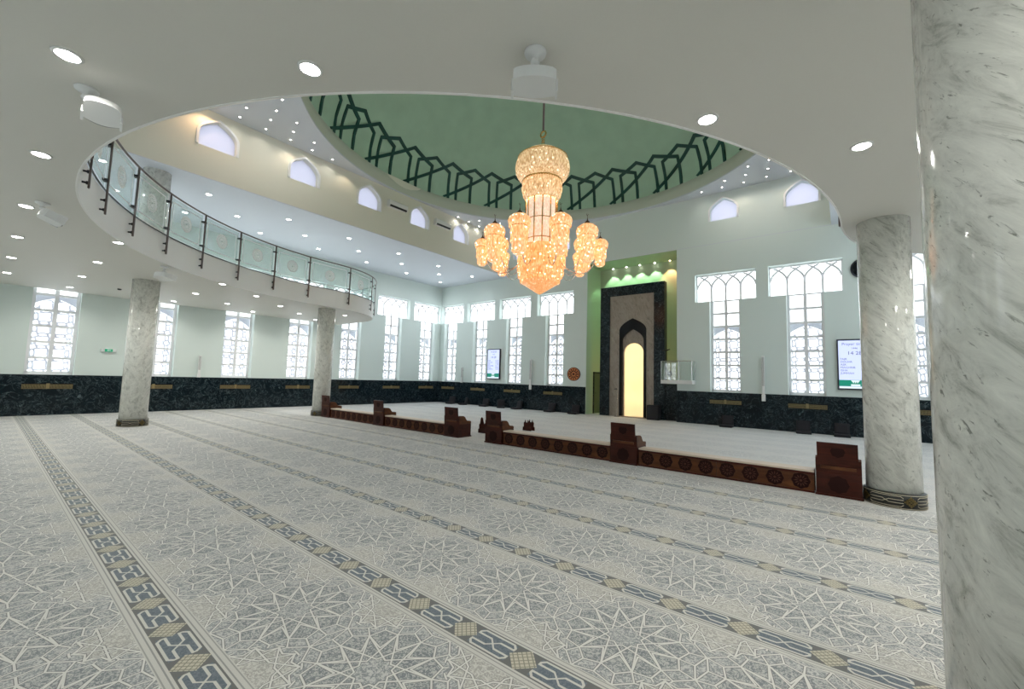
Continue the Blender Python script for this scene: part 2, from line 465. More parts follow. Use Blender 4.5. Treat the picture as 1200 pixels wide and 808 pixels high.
M['cr_panel'] = crystal('crystal_panel', (.72, .50, .34), (1, .82, .68), 1.15, 30, .3)

# ------------------------------------------------------------------ floor, walls
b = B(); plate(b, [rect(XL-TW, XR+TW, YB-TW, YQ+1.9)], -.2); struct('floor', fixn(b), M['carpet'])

def thole(c, z0=1.30, hw=.55, zt=4.93, HW=1.10, z1=6.08):
    return [(c-hw, z0), (c+hw, z0), (c+hw, zt), (c+HW, zt), (c+HW, z1), (c-HW, z1), (c-HW, zt), (c-hw, zt)]
def wholes(cs, lo, hi):
    out = []
    for c in cs:
        h = thole(c); out.append([(min(max(x, lo), hi), z) for x, z in h])
    return out
# left / right walls
for nm, x, s in (('wall_left', XL, -1), ('wall_right', XR, 1)):
    b = B(); plate(b, [rect(YB-TW, YQ+TW, 0, ZC+.02)] + wholes(WL, YB, YQ-.02), TW, (x, 0, 0), (0, 1, 0), (0, 0, 1), (s, 0, 0))
    struct(nm, fixn(b), M['wall'])
# front (qibla) wall left and right of the mihrab recess
NX0, NX1, NY = -9.80, -5.53, 19.55
b = B()
plate(b, [rect(XL, NX0, 0, ZC+.02)] + wholes(WQ[:4], XL+.02, NX0), TW, (0, YQ, 0), (1, 0, 0), (0, 0, 1), (0, 1, 0))
struct('wall_front_left', fixn(b), M['wall'])
b = B()
plate(b, [rect(NX1, XR, 0, ZC+.02)] + wholes(WQ[4:], NX1, XR-.02), TW, (0, YQ, 0), (1, 0, 0), (0, 0, 1), (0, 1, 0))
struct('wall_front_right', fixn(b), M['wall'])
b = B(); plate(b, [rect(XL, XR, 0, ZC+.02)] + wholes(WB, XL, XR), TW, (0, YB, 0), (1, 0, 0), (0, 0, 1), (0, -1, 0)); struct('wall_back', fixn(b), M['wall'])
# niche shell
b = B(); box(b, NX0-.3, NX0, YQ+TW, NY+.2, 0, ZC+.3); struct('wall_niche_left', fixn(b), M['niche'])
b = B(); box(b, NX1, NX1+.3, YQ+TW, NY+.2, 0, ZC+.3); struct('wall_niche_right', fixn(b), M['niche'])
b = B(); box(b, NX0-.3, NX1+.3, NY, NY+.25, 0, ZC+.3); struct('wall_niche_back', fixn(b), M['niche'])
# thin painted returns of the recess where it cuts the wall
b = B(); box(b, NX0-.02, NX0+.004, YQ+.05, YQ+TW+.02, 0, ZC); struct('trim_niche_left', fixn(b), M['niche'])
b = B(); box(b, NX0-.3, NX1+.3, YQ+.001, NY+.2, ZC, ZC+.25); struct('ceiling_niche', fixn(b), M['niche'])

# upper ceiling with the square drum opening
DX0, DX1, DY0, DZ = -14.74, -.26, .30, 9.37
b = B(); plate(b, [rect(XL, XR, YB, YQ), rect(DX0, DX1, DY0, YQ-.002)], .02, (0, 0, ZC)); struct('ceiling', fixn(b), M['ceil'])
def arch_holes(cs): return [ogive(c, .50, 8.24, 8.62, 9.12) for c in cs]
b = B(); plate(b, [rect(DY0-.3, YQ, ZC+.02, DZ+.6)] + arch_holes(CL), .3, (DX0, 0, 0), (0, 1, 0), (0, 0, 1), (-1, 0, 0)); struct('wall_drum_left', fixn(b), M['cream'])
b = B(); plate(b, [rect(DY0-.3, YQ, ZC+.02, DZ+.6)] + arch_holes(CL), .3, (DX1, 0, 0), (0, 1, 0), (0, 0, 1), (1, 0, 0)); struct('wall_drum_right', fixn(b), M['cream'])
b = B(); plate(b, [rect(DX0-.3, DX1+.3, ZC+.02, DZ+.6)] + arch_holes(CQ), .3, (0, YQ, 0), (1, 0, 0), (0, 0, 1), (0, 1, 0)); struct('wall_drum_front', fixn(b), M['wall'])
b = B(); box(b, DX0-.3, DX1+.3, DY0-.3, DY0, ZC+.02, DZ+.6); struct('wall_drum_back', fixn(b), M['cream'])
DC = (XM, 10.75); RL, RU = 7.22, 7.30
circ = arc(DC[0], DC[1], RL, 0, 360, 128)[:-1]
b = B(); plate(b, [rect(DX0, DX1, DY0, YQ), circ], .05, (0, 0, DZ)); struct('ceiling_drum', fixn(b), M['ceil'])
# ring fascia and dome shell (thick)
ZD = 9.97
b = B(); lathe(b, [(RL, DZ), (RL+.02, DZ+.3), (RU, ZD), (RU+.02, ZD+.02), (RU+.35, ZD), (RU+.35, DZ+.06), (RL, DZ)], 128, (DC[0], DC[1], 0)); struct('trim_dome_ring', fixn(b), M['dome_ring'], True)
DH = 4.6
def domept(th, h, off=0.0):
    """point on the inside of the dome at azimuth th (deg), height h above its foot"""
    r = (RU-off)*sqrt(max(0, 1-(h/(DH-off))**2))
    return Vector((DC[0]+r*cos(radians(th)), DC[1]+r*sin(radians(th)), ZD+h))
prof = [(RU*cos(a*pi/2/24), DH*sin(a*pi/2/24)) for a in range(25)]
prof[-1] = (0, DH)
po = [((RU+.3)*cos(a*pi/2/24), (DH+.3)*sin(a*pi/2/24)) for a in range(25)]; po[-1] = (0, DH+.3)
b = B(); lathe(b, prof + po[::-1] + [prof[0]], 128, (DC[0], DC[1], ZD)); struct('ceiling_dome', fixn(b), M['dome'], True)
# strapwork band round the foot of the dome: 22 repeats of two interlaced bands
def strap(b, pts, w, lift):
    seq = []
    for (t0, h0), (t1, h1) in zip(pts, pts[1:]):
        n = max(2, int(abs(t1-t0)/2)+2)
        for i in range(n): seq.append((t0+(t1-t0)*i/n, h0+(h1-h0)*i/n))
    seq.append(pts[-1])
    S = [(RU*radians(t), h) for t, h in seq]
    V = []
    for i, (x, z) in enumerate(S):
        a = S[max(i-1, 0)]; c = S[min(i+1, len(S)-1)]
        d1 = Vector((x-a[0], z-a[1])); d2 = Vector((c[0]-x, c[1]-z))
        if d1.length < 1e-6: d1 = d2
        if d2.length < 1e-6: d2 = d1
        d1.normalize(); d2.normalize(); n = Vector((-(d1.y+d2.y), d1.x+d2.x)); n.normalize()
        k = w/2/max(.5, n.dot(Vector((-d1.y, d1.x))))
        row = []
        for s in (-1, 1):
            tx, hz = x+n.x*k*s, max(0.0, z+n.y*k*s)
            for L in (lift, -.02): row.append(b.verts.new(domept(math.degrees(tx/RU), hz, L)))
        V.append(row)
    for A, D in zip(V, V[1:]):
        for i, j in ((0, 2), (1, 3), (0, 1), (2, 3)):
            b.faces.new((A[i], A[j], D[j], D[i]))
    b.faces.new((V[0][0], V[0][1], V[0][3], V[0][2])); b.faces.new((V[-1][0], V[-1][1], V[-1][3], V[-1][2]))
b = B(); per = 360/22
for k in range(22):
    t = 180.3-k*per
    strap(b, [(t, 0), (t-18.2, 1.50), (t-26.7, 1.13), (t-26.9, 0)], .12, .045)
    strap(b, [(t-4.9, 0), (t-4.6, 1.17), (t-11.3, 1.50), (t-17.7, 1.12), (t-18.2, 0)], .12, .03)
struct('trim_dome_strapwork', fixn(b), M['strap'])

# ------------------------------------------------------------------ mezzanine
OC, OR = (-7.48, 8.07), 7.50          # opening circle
PATH = [(-20.24, 11.07)] + arc(-18.0, 8.07, 3.0, 90, 0, 14)[:-1] + arc(OC[0], OC[1], OR, 180, 360, 96) + arc(3.04, 8.07, 3.0, 180, 90, 14)[1:] + [(XR, 11.07)]
b = B(); plate(b, [PATH + [(XR, YB), (XL, YB)]], .60, (0, 0, ZM)); struct('ceiling_mezzanine', fixn(b), M['soffit'])
# painted fascia skin along the edge
def ribbon(b, path, z0, z1, t):
    P = [Vector((x, y, 0)) for x, y in path]; V = []
    for i, p in enumerate(P):
        d = (P[min(i+1, len(P)-1)]-P[max(i-1, 0)]).normalized(); n = Vector((-d.y, d.x, 0))
        V.append([b.verts.new(q) for q in (p+Vector((0, 0, z0)), p+n*t+Vector((0, 0, z0)), p+n*t+Vector((0, 0, z1)), p+Vector((0, 0, z1)))])
    for A, D in zip(V, V[1:]):
        for i in range(4): b.faces.new((A[i], A[(i+1) % 4], D[(i+1) % 4], D[i]))
    b.faces.new(V[0]); b.faces.new(V[-1][::-1])
b = B(); ribbon(b, PATH, ZM-.012, ZM+.64, .02); struct('trim_mezzanine_fascia', fixn(b), M['fascia'])

# ------------------------------------------------------------------ wainscot of green marble
WZ = 1.295
def wains(nm, x0, x1, y0, y1):
    b = B(); box(b, x0, x1, y0, y1, 0, WZ); struct(nm, fixn(b), M['verde'])
wains('trim_wainscot_left', XL, XL+.03, YB, YQ)
wains('trim_wainscot_right', XR-.03, XR, YB, YQ)
wains('trim_wainscot_front_left', XL+.03, NX0, YQ-.03, YQ)
wains('trim_wainscot_front_right', NX1, XR-.03, YQ-.03, YQ)
wains('trim_wainscot_niche', NX1-.03, NX1, YQ, NY)
b = B(); box(b, -6.15, NX1-.03, 18.46, NY, 0, 1.56); struct('trim_pulpit_base', fixn(b), M['verde_frame'])

# ------------------------------------------------------------------ windows
def tracery(b, x0, x1, z0, z1, w, y0, y1, bays=4):
    """interlaced pointed arches as thin bars"""
    W_ = (x1-x0)/bays; zs = z0+(z1-z0)*.52
    def bar(pts, w):
        L = [];R_ = []
        for i, p in enumerate(pts):
            a = pts[max(i-1, 0)]; c = pts[min(i+1, len(pts)-1)]
            d = Vector((c[0]-a[0], c[1]-a[1])).normalized(); n = Vector((-d.y, d.x))*w/2
            L.append((p[0]+n.x, p[1]+n.y)); R_.append((p[0]-n.x, p[1]-n.y))
        L = [(min(max(x, x0), x1), min(max(z, z0), z1)) for x, z in L]; R_ = [(min(max(x, x0), x1), min(max(z, z0), z1)) for x, z in R_]
        for i in range(len(pts)-1):
            q = [L[i], L[i+1], R_[i+1], R_[i]]
            v = [b.verts.new((x, y, z)) for y in (y0, y1) for x, z in q]
            for f in ((0, 1, 2, 3), (7, 6, 5, 4), (0, 4, 5, 1), (1, 5, 6, 2), (2, 6, 7, 3), (3, 7, 4, 0)):
                try: b.faces.new([v[k] for k in f])
                except ValueError: pass
    for i in range(bays+1):
        xc = x0+W_*i
        if 0 < i < bays: bar([(xc, z0), (xc, zs)], w)
        for s in (-1, 1):
            pts = []
            for k in range(9):
                t = k/8; a = t*radians(52)
                x = xc + s*(W_*1.05*(1-cos(a))*1.7 + W_*.12*t); z = zs + (z1-zs)*t**.85
                if x < x0-.001 or x > x1+.001: break
                pts.append((x, z))
            if len(pts) > 1: bar(pts, w)
def make_window(root, x0w, x1w, X0w, X1w):
    """local frame: x along the wall, y outward, z up; shaft [x0w,x1w], transom [X0w,X1w]"""
    YG = .30
    b = B(); fw = .085
    box(b, x0w, x0w+fw, YG-.03, YG+.03, 1.30, 4.95); box(b, x1w-fw, x1w, YG-.03, YG+.03, 1.30, 4.95)
    box(b, x0w, x1w, YG-.03, YG+.03, 1.30, 1.40)
    mid = (x0w+x1w)/2
    box(b, X0w, X1w, YG-.03, YG+.03, 4.93, 4.98); box(b, X0w, X1w, YG-.03, YG+.03, 6.03, 6.08)
    box(b, X0w, X0w+.035, YG-.03, YG+.03, 4.93, 6.08); box(b, X1w-.035, X1w, YG-.03, YG+.03, 4.93, 6.08)
    obj('window_frame', fixn(b), M['white_frame'], root)
    b = B(); box(b, mid-.05, mid+.05, YG-.025, YG+.025, 1.40, 4.95)
    for z in (1.84, 2.36, 2.88, 3.40, 3.92, 4.44): box(b, x0w+fw, x1w-fw, YG-.022, YG+.022, z-.038, z+.038)
    obj('muntins', fixn(b), M['white_frame'], root)
    b = B(); tracery(b, X0w+.035, X1w-.035, 4.98, 6.03, .065, YG-.012, YG+.012)
    obj('transom_tracery', fixn(b), M['white_frame'], root)
    b = B(); box(b, x0w, x1w, YG-.004, YG+.004, 1.36, 4.95); box(b, X0w, X1w, YG-.004, YG+.004, 4.96, 6.05)
    obj('window_pane', fixn(b), M['pane'], root)
    # carved screen outside: arched head with grey spandrels, interlaced lattice below
    b = B(); YS = .62; hw = .62
    head = ogive(mid, hw-.02, 3.2, 3.40, 3.86)
    plate(b, [[(mid-hw, 3.2), (mid+hw, 3.2), (mid+hw, 3.98), (mid-hw, 3.98)][:1] + head[1:2][:0] + []] if False else [rect(mid-hw, mid+hw, 3.2, 3.98)], 0.001) if False else None
    arcp = [p for p in head[2:]]                          # right springing over the crown to the left springing
    plate(b, [[(mid+hw, 3.36), (mid+hw, 4.0), (mid-hw, 4.0), (mid-hw, 3.36)] + arcp[::-1]], .05, (0, YS, 0), (1, 0, 0), (0, 0, 1), (0, 1, 0))
    obj('screen_spandrel', fixn(b), M['spandrel'], root)
    b = B(); wv = .05
    def bar2(p, q):
        d = Vector((q[0]-p[0], q[1]-p[1])); L = d.length
        if L < .02: return
        d.normalize(); n = Vector((-d.y, d.x))*wv/2
        Q = [(p[0]+n.x, p[1]+n.y), (q[0]+n.x, q[1]+n.y), (q[0]-n.x, q[1]-n.y), (p[0]-n.x, p[1]-n.y)]
        v = [b.verts.new((x, y, z)) for y in (YS, YS+.03) for x, z in Q]
        for f in ((0, 1, 2, 3), (7, 6, 5, 4), (0, 4, 5, 1), (2, 6, 7, 3)): b.faces.new([v[k] for k in f])
    s = .40
    def inside(x, z):
        if abs(x-mid) > hw: return False
        if z < 3.40: return z > 1.25
        return z < 3.86-.46*(abs(x-mid)/hw)**1.8
    for i in range(-2, 3):
        for j in range(0, 8):
            cx, cz = mid+s*i, 1.40+s*j
            r = .125
            octo = [(cx+(r if k % 2 else r*.62)*cos(pi/8+k*pi/4), cz+(r if k % 2 else r*.62)*sin(pi/8+k*pi/4)) for k in range(8)]
            for k in range(8):
                p, q = octo[k], octo[(k+1) % 8]
                if inside(*p) and inside(*q): bar2(p, q)
            for k, (ex, ez) in enumerate(((s/2, .06), (s/2, -.06), (.06, s/2), (-.06, s/2), (-s/2, .06), (-s/2, -.06), (.06, -s/2), (-.06, -s/2))):
                p = min(octo, key=lambda o: (o[0]-cx-ex)**2+(o[1]-cz-ez)**2); q = (cx+ex, cz+ez)
                if inside(*p) and inside(*q): bar2(p, q)
    obj('screen_lattice', fixn(b), M['lattice'], root)
    return root
def window(n, loc, rz, src=None, ext=(-.55, .55, -1.1, 1.1)):
    o = bpy.data.objects.new('window_%d' % n, None) if src is None else None
    if src is None:
        C.objects.link(o); make_window(o, *ext)
    else:
        o = src.copy(); o.name = 'window_%d' % n; C.objects.link(o)
        for ch in src.children:
            c = ch.copy(); C.objects.link(c); c.parent = o
    o.location = loc; o.rotation_euler = (0, 0, rz); o['kind'] = 'structure'; return o
wn = 1; proto = None
for y in WL:
    ext = (-.55, .55, -1.1, min(1.1, YQ-.02-y))
    if ext[3] < 1.1: window(wn, (XL, y, 0), radians(90), None, ext)
    else:
        o = window(wn, (XL, y, 0), radians(90), proto); proto = proto or o
    wn += 1
for x in WQ:
    if x < -19: window(wn, (x, YQ, 0), 0, None, (-.55, .55, max(-1.1, XL+.02-x), 1.1))
    else: window(wn, (x, YQ, 0), 0, proto)
    wn += 1
for y in WL[:-1]: window(wn, (XR, y, 0), radians(-90), proto); wn += 1
for x in WB: window(wn, (x, YB, 0), pi, proto); wn += 1  # added back windows, out of view, there for their daylight
# clerestory windows: pointed reveal moulding, frosted pane with brick-like leading
def make_clere(o):
    b = B(); oa = ogive(0, .56, .94-.02, 1.34, 1.90); ia = ogive(0, .49, .96, 1.34, 1.84)
    oa2 = oa[2:]; ia2 = ia[2:]
    plate(b, [[(-.56, .96)] + [(-.49, .96)] + ia2[::-1] + [(.49, .96), (.56, .96)] + oa2], .035, (0, 0, 7.28), (1, 0, 0), (0, 0, 1), (0, -1, 0))
    obj('arch_moulding', fixn(b), M['reveal'], o)
    b = B(); plate(b, [ogive(0, .50, .96, 1.34, 1.84)], .015, (0, .20, 7.28), (1, 0, 0), (0, 0, 1), (0, 1, 0))
    obj('window_pane', fixn(b), M['frost'], o)
    b = B(); box(b, .38, .42, .17, .20, 8.27, 8.31); obj('window_latch', fixn(b), M['darkmetal'], o)
pc = None
def clere(loc, rz):
    global pc, wn
    if pc is None:
        o = bpy.data.objects.new('window_%d' % wn, None); C.objects.link(o); make_clere(o); pc = o
    else:
        o = pc.copy(); o.name = 'window_%d' % wn; C.objects.link(o)
        for ch in pc.children:
            c = ch.copy(); C.objects.link(c); c.parent = o
    o.location = loc; o.rotation_euler = (0, 0, rz); o['kind'] = 'structure'; wn += 1
for y in CL: clere((DX0, y, 0), radians(90))
for x in CQ: clere((x, YQ, 0), 0)
for y in CL: clere((DX1, y, 0), radians(-90))

# ------------------------------------------------------------------ columns
CR = .305
def column(loc, label, z1=ZM):
    t = thing('marble_column', label, 'column', loc)
    b = B(); lathe(b, [(0, 0), (CR, 0), (CR, z1), (0, z1)], 64); obj('shaft', fixn(b), M['marble'], t, True)
    for p in t.children[0].data.polygons:
        if abs(p.normal.z) > .5: p.use_smooth = False
    b = B(); R0 = CR+.032
    lathe(b, [(CR, .0), (R0, .0), (R0, .19), (CR+.004, .205), (CR, .205)], 64); fixn(b)
    # interlaced gold line ornament on the band
    full = b; b = B(); n = 4
    def on(a, z, d=.004): return (( R0+d)*cos(a), (R0+d)*sin(a), z)
    for k in range(n):
        a0 = 2*pi*k/n+.45; sp = 2*pi/n; g = .24
        for zo, zi in ((.165, .12), (.035, .08)):
            pts = [on(a0+g, zi+ (zo-zi)*.5), on(a0+g+.08, zo), on(a0+sp-g-.08, zo), on(a0+sp-g, zi+(zo-zi)*.5)]
            seq = []
            for p0, p1 in zip(pts, pts[1:]):
                A0, A1 = atan2(p0[1], p0[0]), atan2(p1[1], p1[0])
                if A1 < A0-1e-6: A1 += 2*pi
                for i in range(7): seq.append(on(A0+(A1-A0)*i/6, p0[2]+(p1[2]-p0[2])*i/6))
            tube(b, seq, .004, 5)
            m_ = a0+sp/2; o_ = .20-zi
            pts = [(a0+g, zi), (m_-.10, zi), (m_+.10, .20-zi), (a0+sp-g, .20-zi)]
            seq = []
            for (A0, z0), (A1, z1_) in zip(pts, pts[1:]):
                for i in range(6): seq.append(on(A0+(A1-A0)*i/5, z0+(z1_-z0)*i/5))
            tube(b, seq, .004, 5)
    for z in (.185, .012): tube(b, [on(2*pi*i/48, z) for i in range(48)], .004, 5, closed=True)
    for f_ in b.faces: f_.material_index = 1
    merge(full, fixn(b)); b = B()
    for k in range(n):
        a0 = 2*pi*k/n+.45
        for i in range(-3, 4):
            for j in range(-3, 4):
                if abs(i)+abs(j) > 3: continue
                aa = a0+i*.062; zz = .10+j*.019
                v = [b.verts.new(on(aa+dx, zz+dz, .006)) for dx, dz in ((-.05, 0), (0, -.0155), (.05, 0), (0, .0155))]
                if (i+j) % 2 == 0 or abs(i)+abs(j) == 3: b.faces.new(v)
    bmesh.ops.solidify(b, geom=b.faces[:], thickness=.004)
    for f_ in b.faces: f_.material_index = 2
    merge(full, fixn(b)); obj('base_band', full, [M['base'], M['gold_line'], M['knot']], t, True)
    return t
column((-15.52, 2.74, 0), 'marble column under the left gallery, the one standing alone on the carpet')
column((-15.62, 8.12, 0), 'slim looking marble column at the left end of the wooden partition')
column((.485, 8.14, 0), 'grey veined marble column at the right end of the wooden partition')
column((.61, 2.74, 0), 'massive pale marble column filling the right edge, nearest the camera')
for x, y, lb in ((-15.52, 2.74, 'marble column rising on the gallery behind the glass balustrade'), (.61, 2.74, 'marble column on the right side of the gallery'), (.485, 8.14, 'marble column on the right gallery near its rounded end')):
    t = thing('marble_column', lb, 'column', (x, y, ZM+.6))
    b = B(); lathe(b, [(0, 0), (CR+.02, 0), (CR+.02, ZC-ZM-.6), (0, ZC-ZM-.6)], 48); obj('shaft', fixn(b), M['marble'], t, True)

# ------------------------------------------------------------------ balustrade
ZR, ZB_ = 5.70, 4.71
bal = thing('gallery_balustrade', 'curved glass and steel balustrade along the edge of the gallery', 'railing', (OC[0], OC[1], ZM+.6))
posts = []
RP = OR-.10
for k in range(-8, 9):
    a = radians(-90-10.18*k); posts.append(((OC[0]+RP*cos(a), OC[1]+RP*sin(a)), (-cos(a), -sin(a))))
posts.sort(key=lambda p: p[0][0])
def cap(cx, ang): a = radians(ang); return ((cx+3.10*cos(a), 8.07+3.10*sin(a)), (cos(a), sin(a)))
left = [((-19.5, 11.17), (0, 1)), ((-18.2, 11.17), (0, 1)), cap(-18.0, 65), cap(-18.0, 38), cap(-18.0, 10)]
right = [cap(3.04, 170), cap(3.04, 142), cap(3.04, 115), ((3.3, 11.17), (0, 1)), ((4.6, 11.17), (0, 1))]
posts = left + posts + right
OB = Vector((OC[0], OC[1], ZM+.6))
for (x, y), (nx, ny) in posts:
    a = atan2(ny, nx)
    b = B(); t = B(); box(t, -.013, .013, -.024, .024, 4.25, ZR-.01)
    bmesh.ops.bevel(t, geom=list(t.edges), offset=.006, segments=2, affect='EDGES')
    merge(b, t, Matrix.Translation((x, y, 0)) @ Matrix.Rotation(a, 4, 'Z'))
    pst = obj('post', fixn(b), M['steel'], bal, world=True)
    for z in (4.33, 4.50):
        b = B()
        tube(b, [(x, y, z), (x-nx*.10, y-ny*.10, z)], .016, 8)
        tube(b, [(x-nx*.012, y-ny*.012, z), (x-nx*.034, y-ny*.034, z)], .027, 10); tube(b, [(x-nx*.092, y-ny*.092, z), (x-nx*.10, y-ny*.10, z)], .032, 10)
        obj('standoff', fixn(b), M['darkmetal'], pst, world=True)
    b = B()
    for z in (4.86, 5.50):
        t = B(); box(t, -.075, .0, -.055, .055, z-.02, z+.02); merge(b, t, Matrix.Translation((x, y, 0)) @ Matrix.Rotation(a, 4, 'Z'))
    obj('glass_clamp', fixn(b), M['darkmetal'], pst, world=True)
def pathoff(o, n=3):
    out = [(-20.2, 11.07+o)] + arc(-18.0, 8.07, 3.0+o, 90, 0, 14)[:-1] + arc(OC[0], OC[1], OR-o, 180, 360, 96) + arc(3.04, 8.07, 3.0+o, 180, 90, 14)[1:] + [(XR-.04, 11.07+o)]
    return out
b = B(); tube(b, [(x, y, ZR) for x, y in pathoff(.10)], .021, 8); obj('handrail', fixn(b), M['steel'], bal, True, world=True)
b = B(); tube(b, [(x, y, ZB_) for x, y in pathoff(.05)], .014, 6); obj('bottom_rail', fixn(b), M['darkmetal'], bal, True, world=True)
for (p, n0), (q, n1) in zip(posts, posts[1:]):
    P0 = Vector((p[0]-n0[0]*.055, p[1]-n0[1]*.055, 0)); Q0 = Vector((q[0]-n1[0]*.055, q[1]-n1[1]*.055, 0))
    d = Q0-P0; L = d.length
    if L < .5: continue
    d.normalize(); nn = Vector(((n0[0]+n1[0])/2, (n0[1]+n1[1])/2, 0)).normalized()
    sag = .0
    A, Z = P0+d*.045, Q0-d*.045; L = (Z-A).length
    b = B(); plate(b, [rect(0, L, 4.74, 5.66)], .01, A, d, (0, 0, 1), nn)
    gp = obj('glass_panel', fixn(b), M['rail_glass'], bal, world=True)
    b = B(); plate(b, [rect(.09, L-.09, 4.83, 5.57), rect(.112, L-.112, 4.852, 5.548)], .004, A+nn*.011, d, (0, 0, 1), nn)
    obj('etched_border', fixn(b), M['etch'], gp, world=True)
    b = B(); c_ = (L/2, 5.20)
    for r0, r1, k in ((.20, .158, 16), (.148, .112, 16)):
        outr = [(c_[0]+r0*(1+.04*cos(k*t*pi/32))*cos(t*pi/32), c_[1]+r0*(1+.04*cos(k*t*pi/32))*sin(t*pi/32)) for t in range(64)]
        plate(b, [outr, [(c_[0]+r1*cos(t*pi/32), c_[1]+r1*sin(t*pi/32)) for t in range(64)]], .004, A+nn*.011, d, (0, 0, 1), nn)
    for k in range(12):
        a = 2*pi*k/12
        pet = [(c_[0]+.02*cos(a), c_[1]+.02*sin(a)), (c_[0]+.08*cos(a-.2), c_[1]+.08*sin(a-.2)), (c_[0]+.118*cos(a), c_[1]+.118*sin(a)), (c_[0]+.08*cos(a+.2), c_[1]+.08*sin(a+.2))]
        plate(b, [pet], .004, A+nn*.011, d, (0, 0, 1), nn)
    obj('etched_medallion', fixn(b), M['etch'], gp, world=True)

# ------------------------------------------------------------------ mihrab
MI = thing('mihrab', 'tall mihrab with dark green marble surround and lit arched alcove', 'prayer niche', (-7.68, 18.38, 0))
ORG[MI.name] = Vector((-7.68, 18.38, 0))
b = B(); plate(b, [[(-9.21, 0), (-8.74, 0), (-8.74, 5.62), (-6.62, 5.62), (-6.62, 0), (-6.15, 0), (-6.15, 6.08), (-9.21, 6.08)]], .32, (0, 18.38, 0), (1, 0, 0), (0, 0, 1), (0, 1, 0))
obj('marble_surround', fixn(b), M['verde_frame'], MI, world=True)
Z0 = .0
ac = -7.62
b = B(); oa = ogive(ac, .64, 0, 3.95, 4.52)
plate(b, [[(-8.74, 0)] + [(ac-.64, 0)] + oa[2:][::-1] + [(ac+.64, 0), (-6.62, 0), (-6.62, 5.62), (-8.74, 5.62)]], .20, (0, 18.45, 0), (1, 0, 0), (0, 0, 1), (0, 1, 0))
obj('stone_panel', fixn(b), M['stone'], MI, world=True)
b = B(); ia = ogive(ac, .52, 0, 3.48, 4.02)
plate(b, [[(ac-.64, 0), (ac-.52, 0)] + ia[2:][::-1] + [(ac+.52, 0), (ac+.64, 0)] + oa[2:]], .24, (0, 18.43, 0), (1, 0, 0), (0, 0, 1), (0, 1, 0))
obj('black_arch', fixn(b), M['black'], MI, world=True)
b = B(); ib = [(ac-.46, 0), (ac+.46, 0)] + [(ac+.46*cos(pi*i/16), 2.96+.42*sin(pi*i/16)) for i in range(17)]
plate(b, [[(ac-.52, 0), (ac-.46, 0)] + ib[2:][::-1] + [(ac+.46, 0), (ac+.52, 0)] + ia[2:]], .1, (0, 18.56, 0), (1, 0, 0), (0, 0, 1), (0, 1, 0))
obj('inner_stone_arch', fixn(b), M['stone'], MI, world=True)
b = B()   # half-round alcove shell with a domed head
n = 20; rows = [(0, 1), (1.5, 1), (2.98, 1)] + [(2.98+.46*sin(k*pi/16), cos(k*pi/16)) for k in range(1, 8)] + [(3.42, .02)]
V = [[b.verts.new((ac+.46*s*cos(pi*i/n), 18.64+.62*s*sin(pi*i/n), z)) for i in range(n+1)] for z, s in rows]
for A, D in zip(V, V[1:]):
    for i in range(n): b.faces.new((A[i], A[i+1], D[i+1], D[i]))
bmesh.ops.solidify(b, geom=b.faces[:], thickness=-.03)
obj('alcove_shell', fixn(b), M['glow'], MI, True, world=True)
b = B(); box(b, -8.2, -7.0, 18.30, 18.60, 0, .035); obj('threshold', fixn(b), M['stone'], MI, world=True)
lg2 = area('alcove_light', (ac, 18.74, 1.2), (radians(90), 0, 0), .5, 1.6, 9, (1, .76, .45)) if False else None
for z in (.8, 2.0, 2.8):
    l = bpy.data.lights.new('alcove_bulb', 'POINT'); l.energy = 1.5; l.color = (1, .78, .48); l.shadow_soft_size = .08
    o = bpy.data.objects.new('alcove_bulb', l); C.objects.link(o); o.location = (ac, 18.86, z)

# spots over the mihrab
def spotlight(loc, col, e, ang=70, blend=.6, rot=(0, 0, 0), r=.03):
    l = bpy.data.lights.new('spot', 'SPOT'); l.energy = e; l.color = col; l.spot_size = radians(ang); l.spot_blend = blend; l.shadow_soft_size = r
    o = bpy.data.objects.new('spot', l); C.objects.link(o); o.location = loc; o.rotation_euler = rot; return o
sx = [-9.05, -8.35, -7.67, -6.95, -6.24]
for i, x in enumerate(sx):
    warm = i == 4
    t = thing('recess_spotlight', 'small spotlight over the mihrab, %s' % (['leftmost of the row', 'second from the left', 'middle of the row', 'second from the right', 'rightmost, glowing orange'][i]), 'spotlight', (x, 19.40, ZC), group=None)
    b = B(); lathe(b, [(0, -.035), (.045, -.035), (.055, 0), (0, 0)], 20); obj('housing', fixn(b), M['chrome'], t)
    b = B(); lathe(b, [(0, -.045), (.034, -.045), (.036, -.036), (0, -.036)], 20); obj('lens', fixn(b), M['lamp_warm' if warm else 'lamp_small'], t)
    spotlight((x, 19.27, ZC-.06), (1, .52, .30) if warm else (.60, 1, .64), 52 if warm else 34, 82, .35)

# small dark door in the left side of the recess
dr = bpy.data.objects.new('door_1', None); C.objects.link(dr); dr['kind'] = 'structure'
b = B(); box(b, NX0, NX0+.035, 18.88, 19.50, 0.0, 1.98); dl = obj('door_leaf', fixn(b), M['door_green'], dr)
b = B(); plate(b, [[(18.82, 0), (18.88, 0), (18.88, 1.98), (19.50, 1.98), (19.50, 2.04), (18.82, 2.04)]], .05, (NX0, 0, 0), (0, 1, 0), (0, 0, 1), (1, 0, 0)); obj('door_frame', fixn(b), M['verde_frame'], dr)
b = B(); tube(b, [(NX0+.03, 18.95, 1.0), (NX0+.09, 18.95, 1.0), (NX0+.09, 19.07, 1.0)], .012, 8); obj('door_handle', fixn(b), M['darkmetal'], dr)

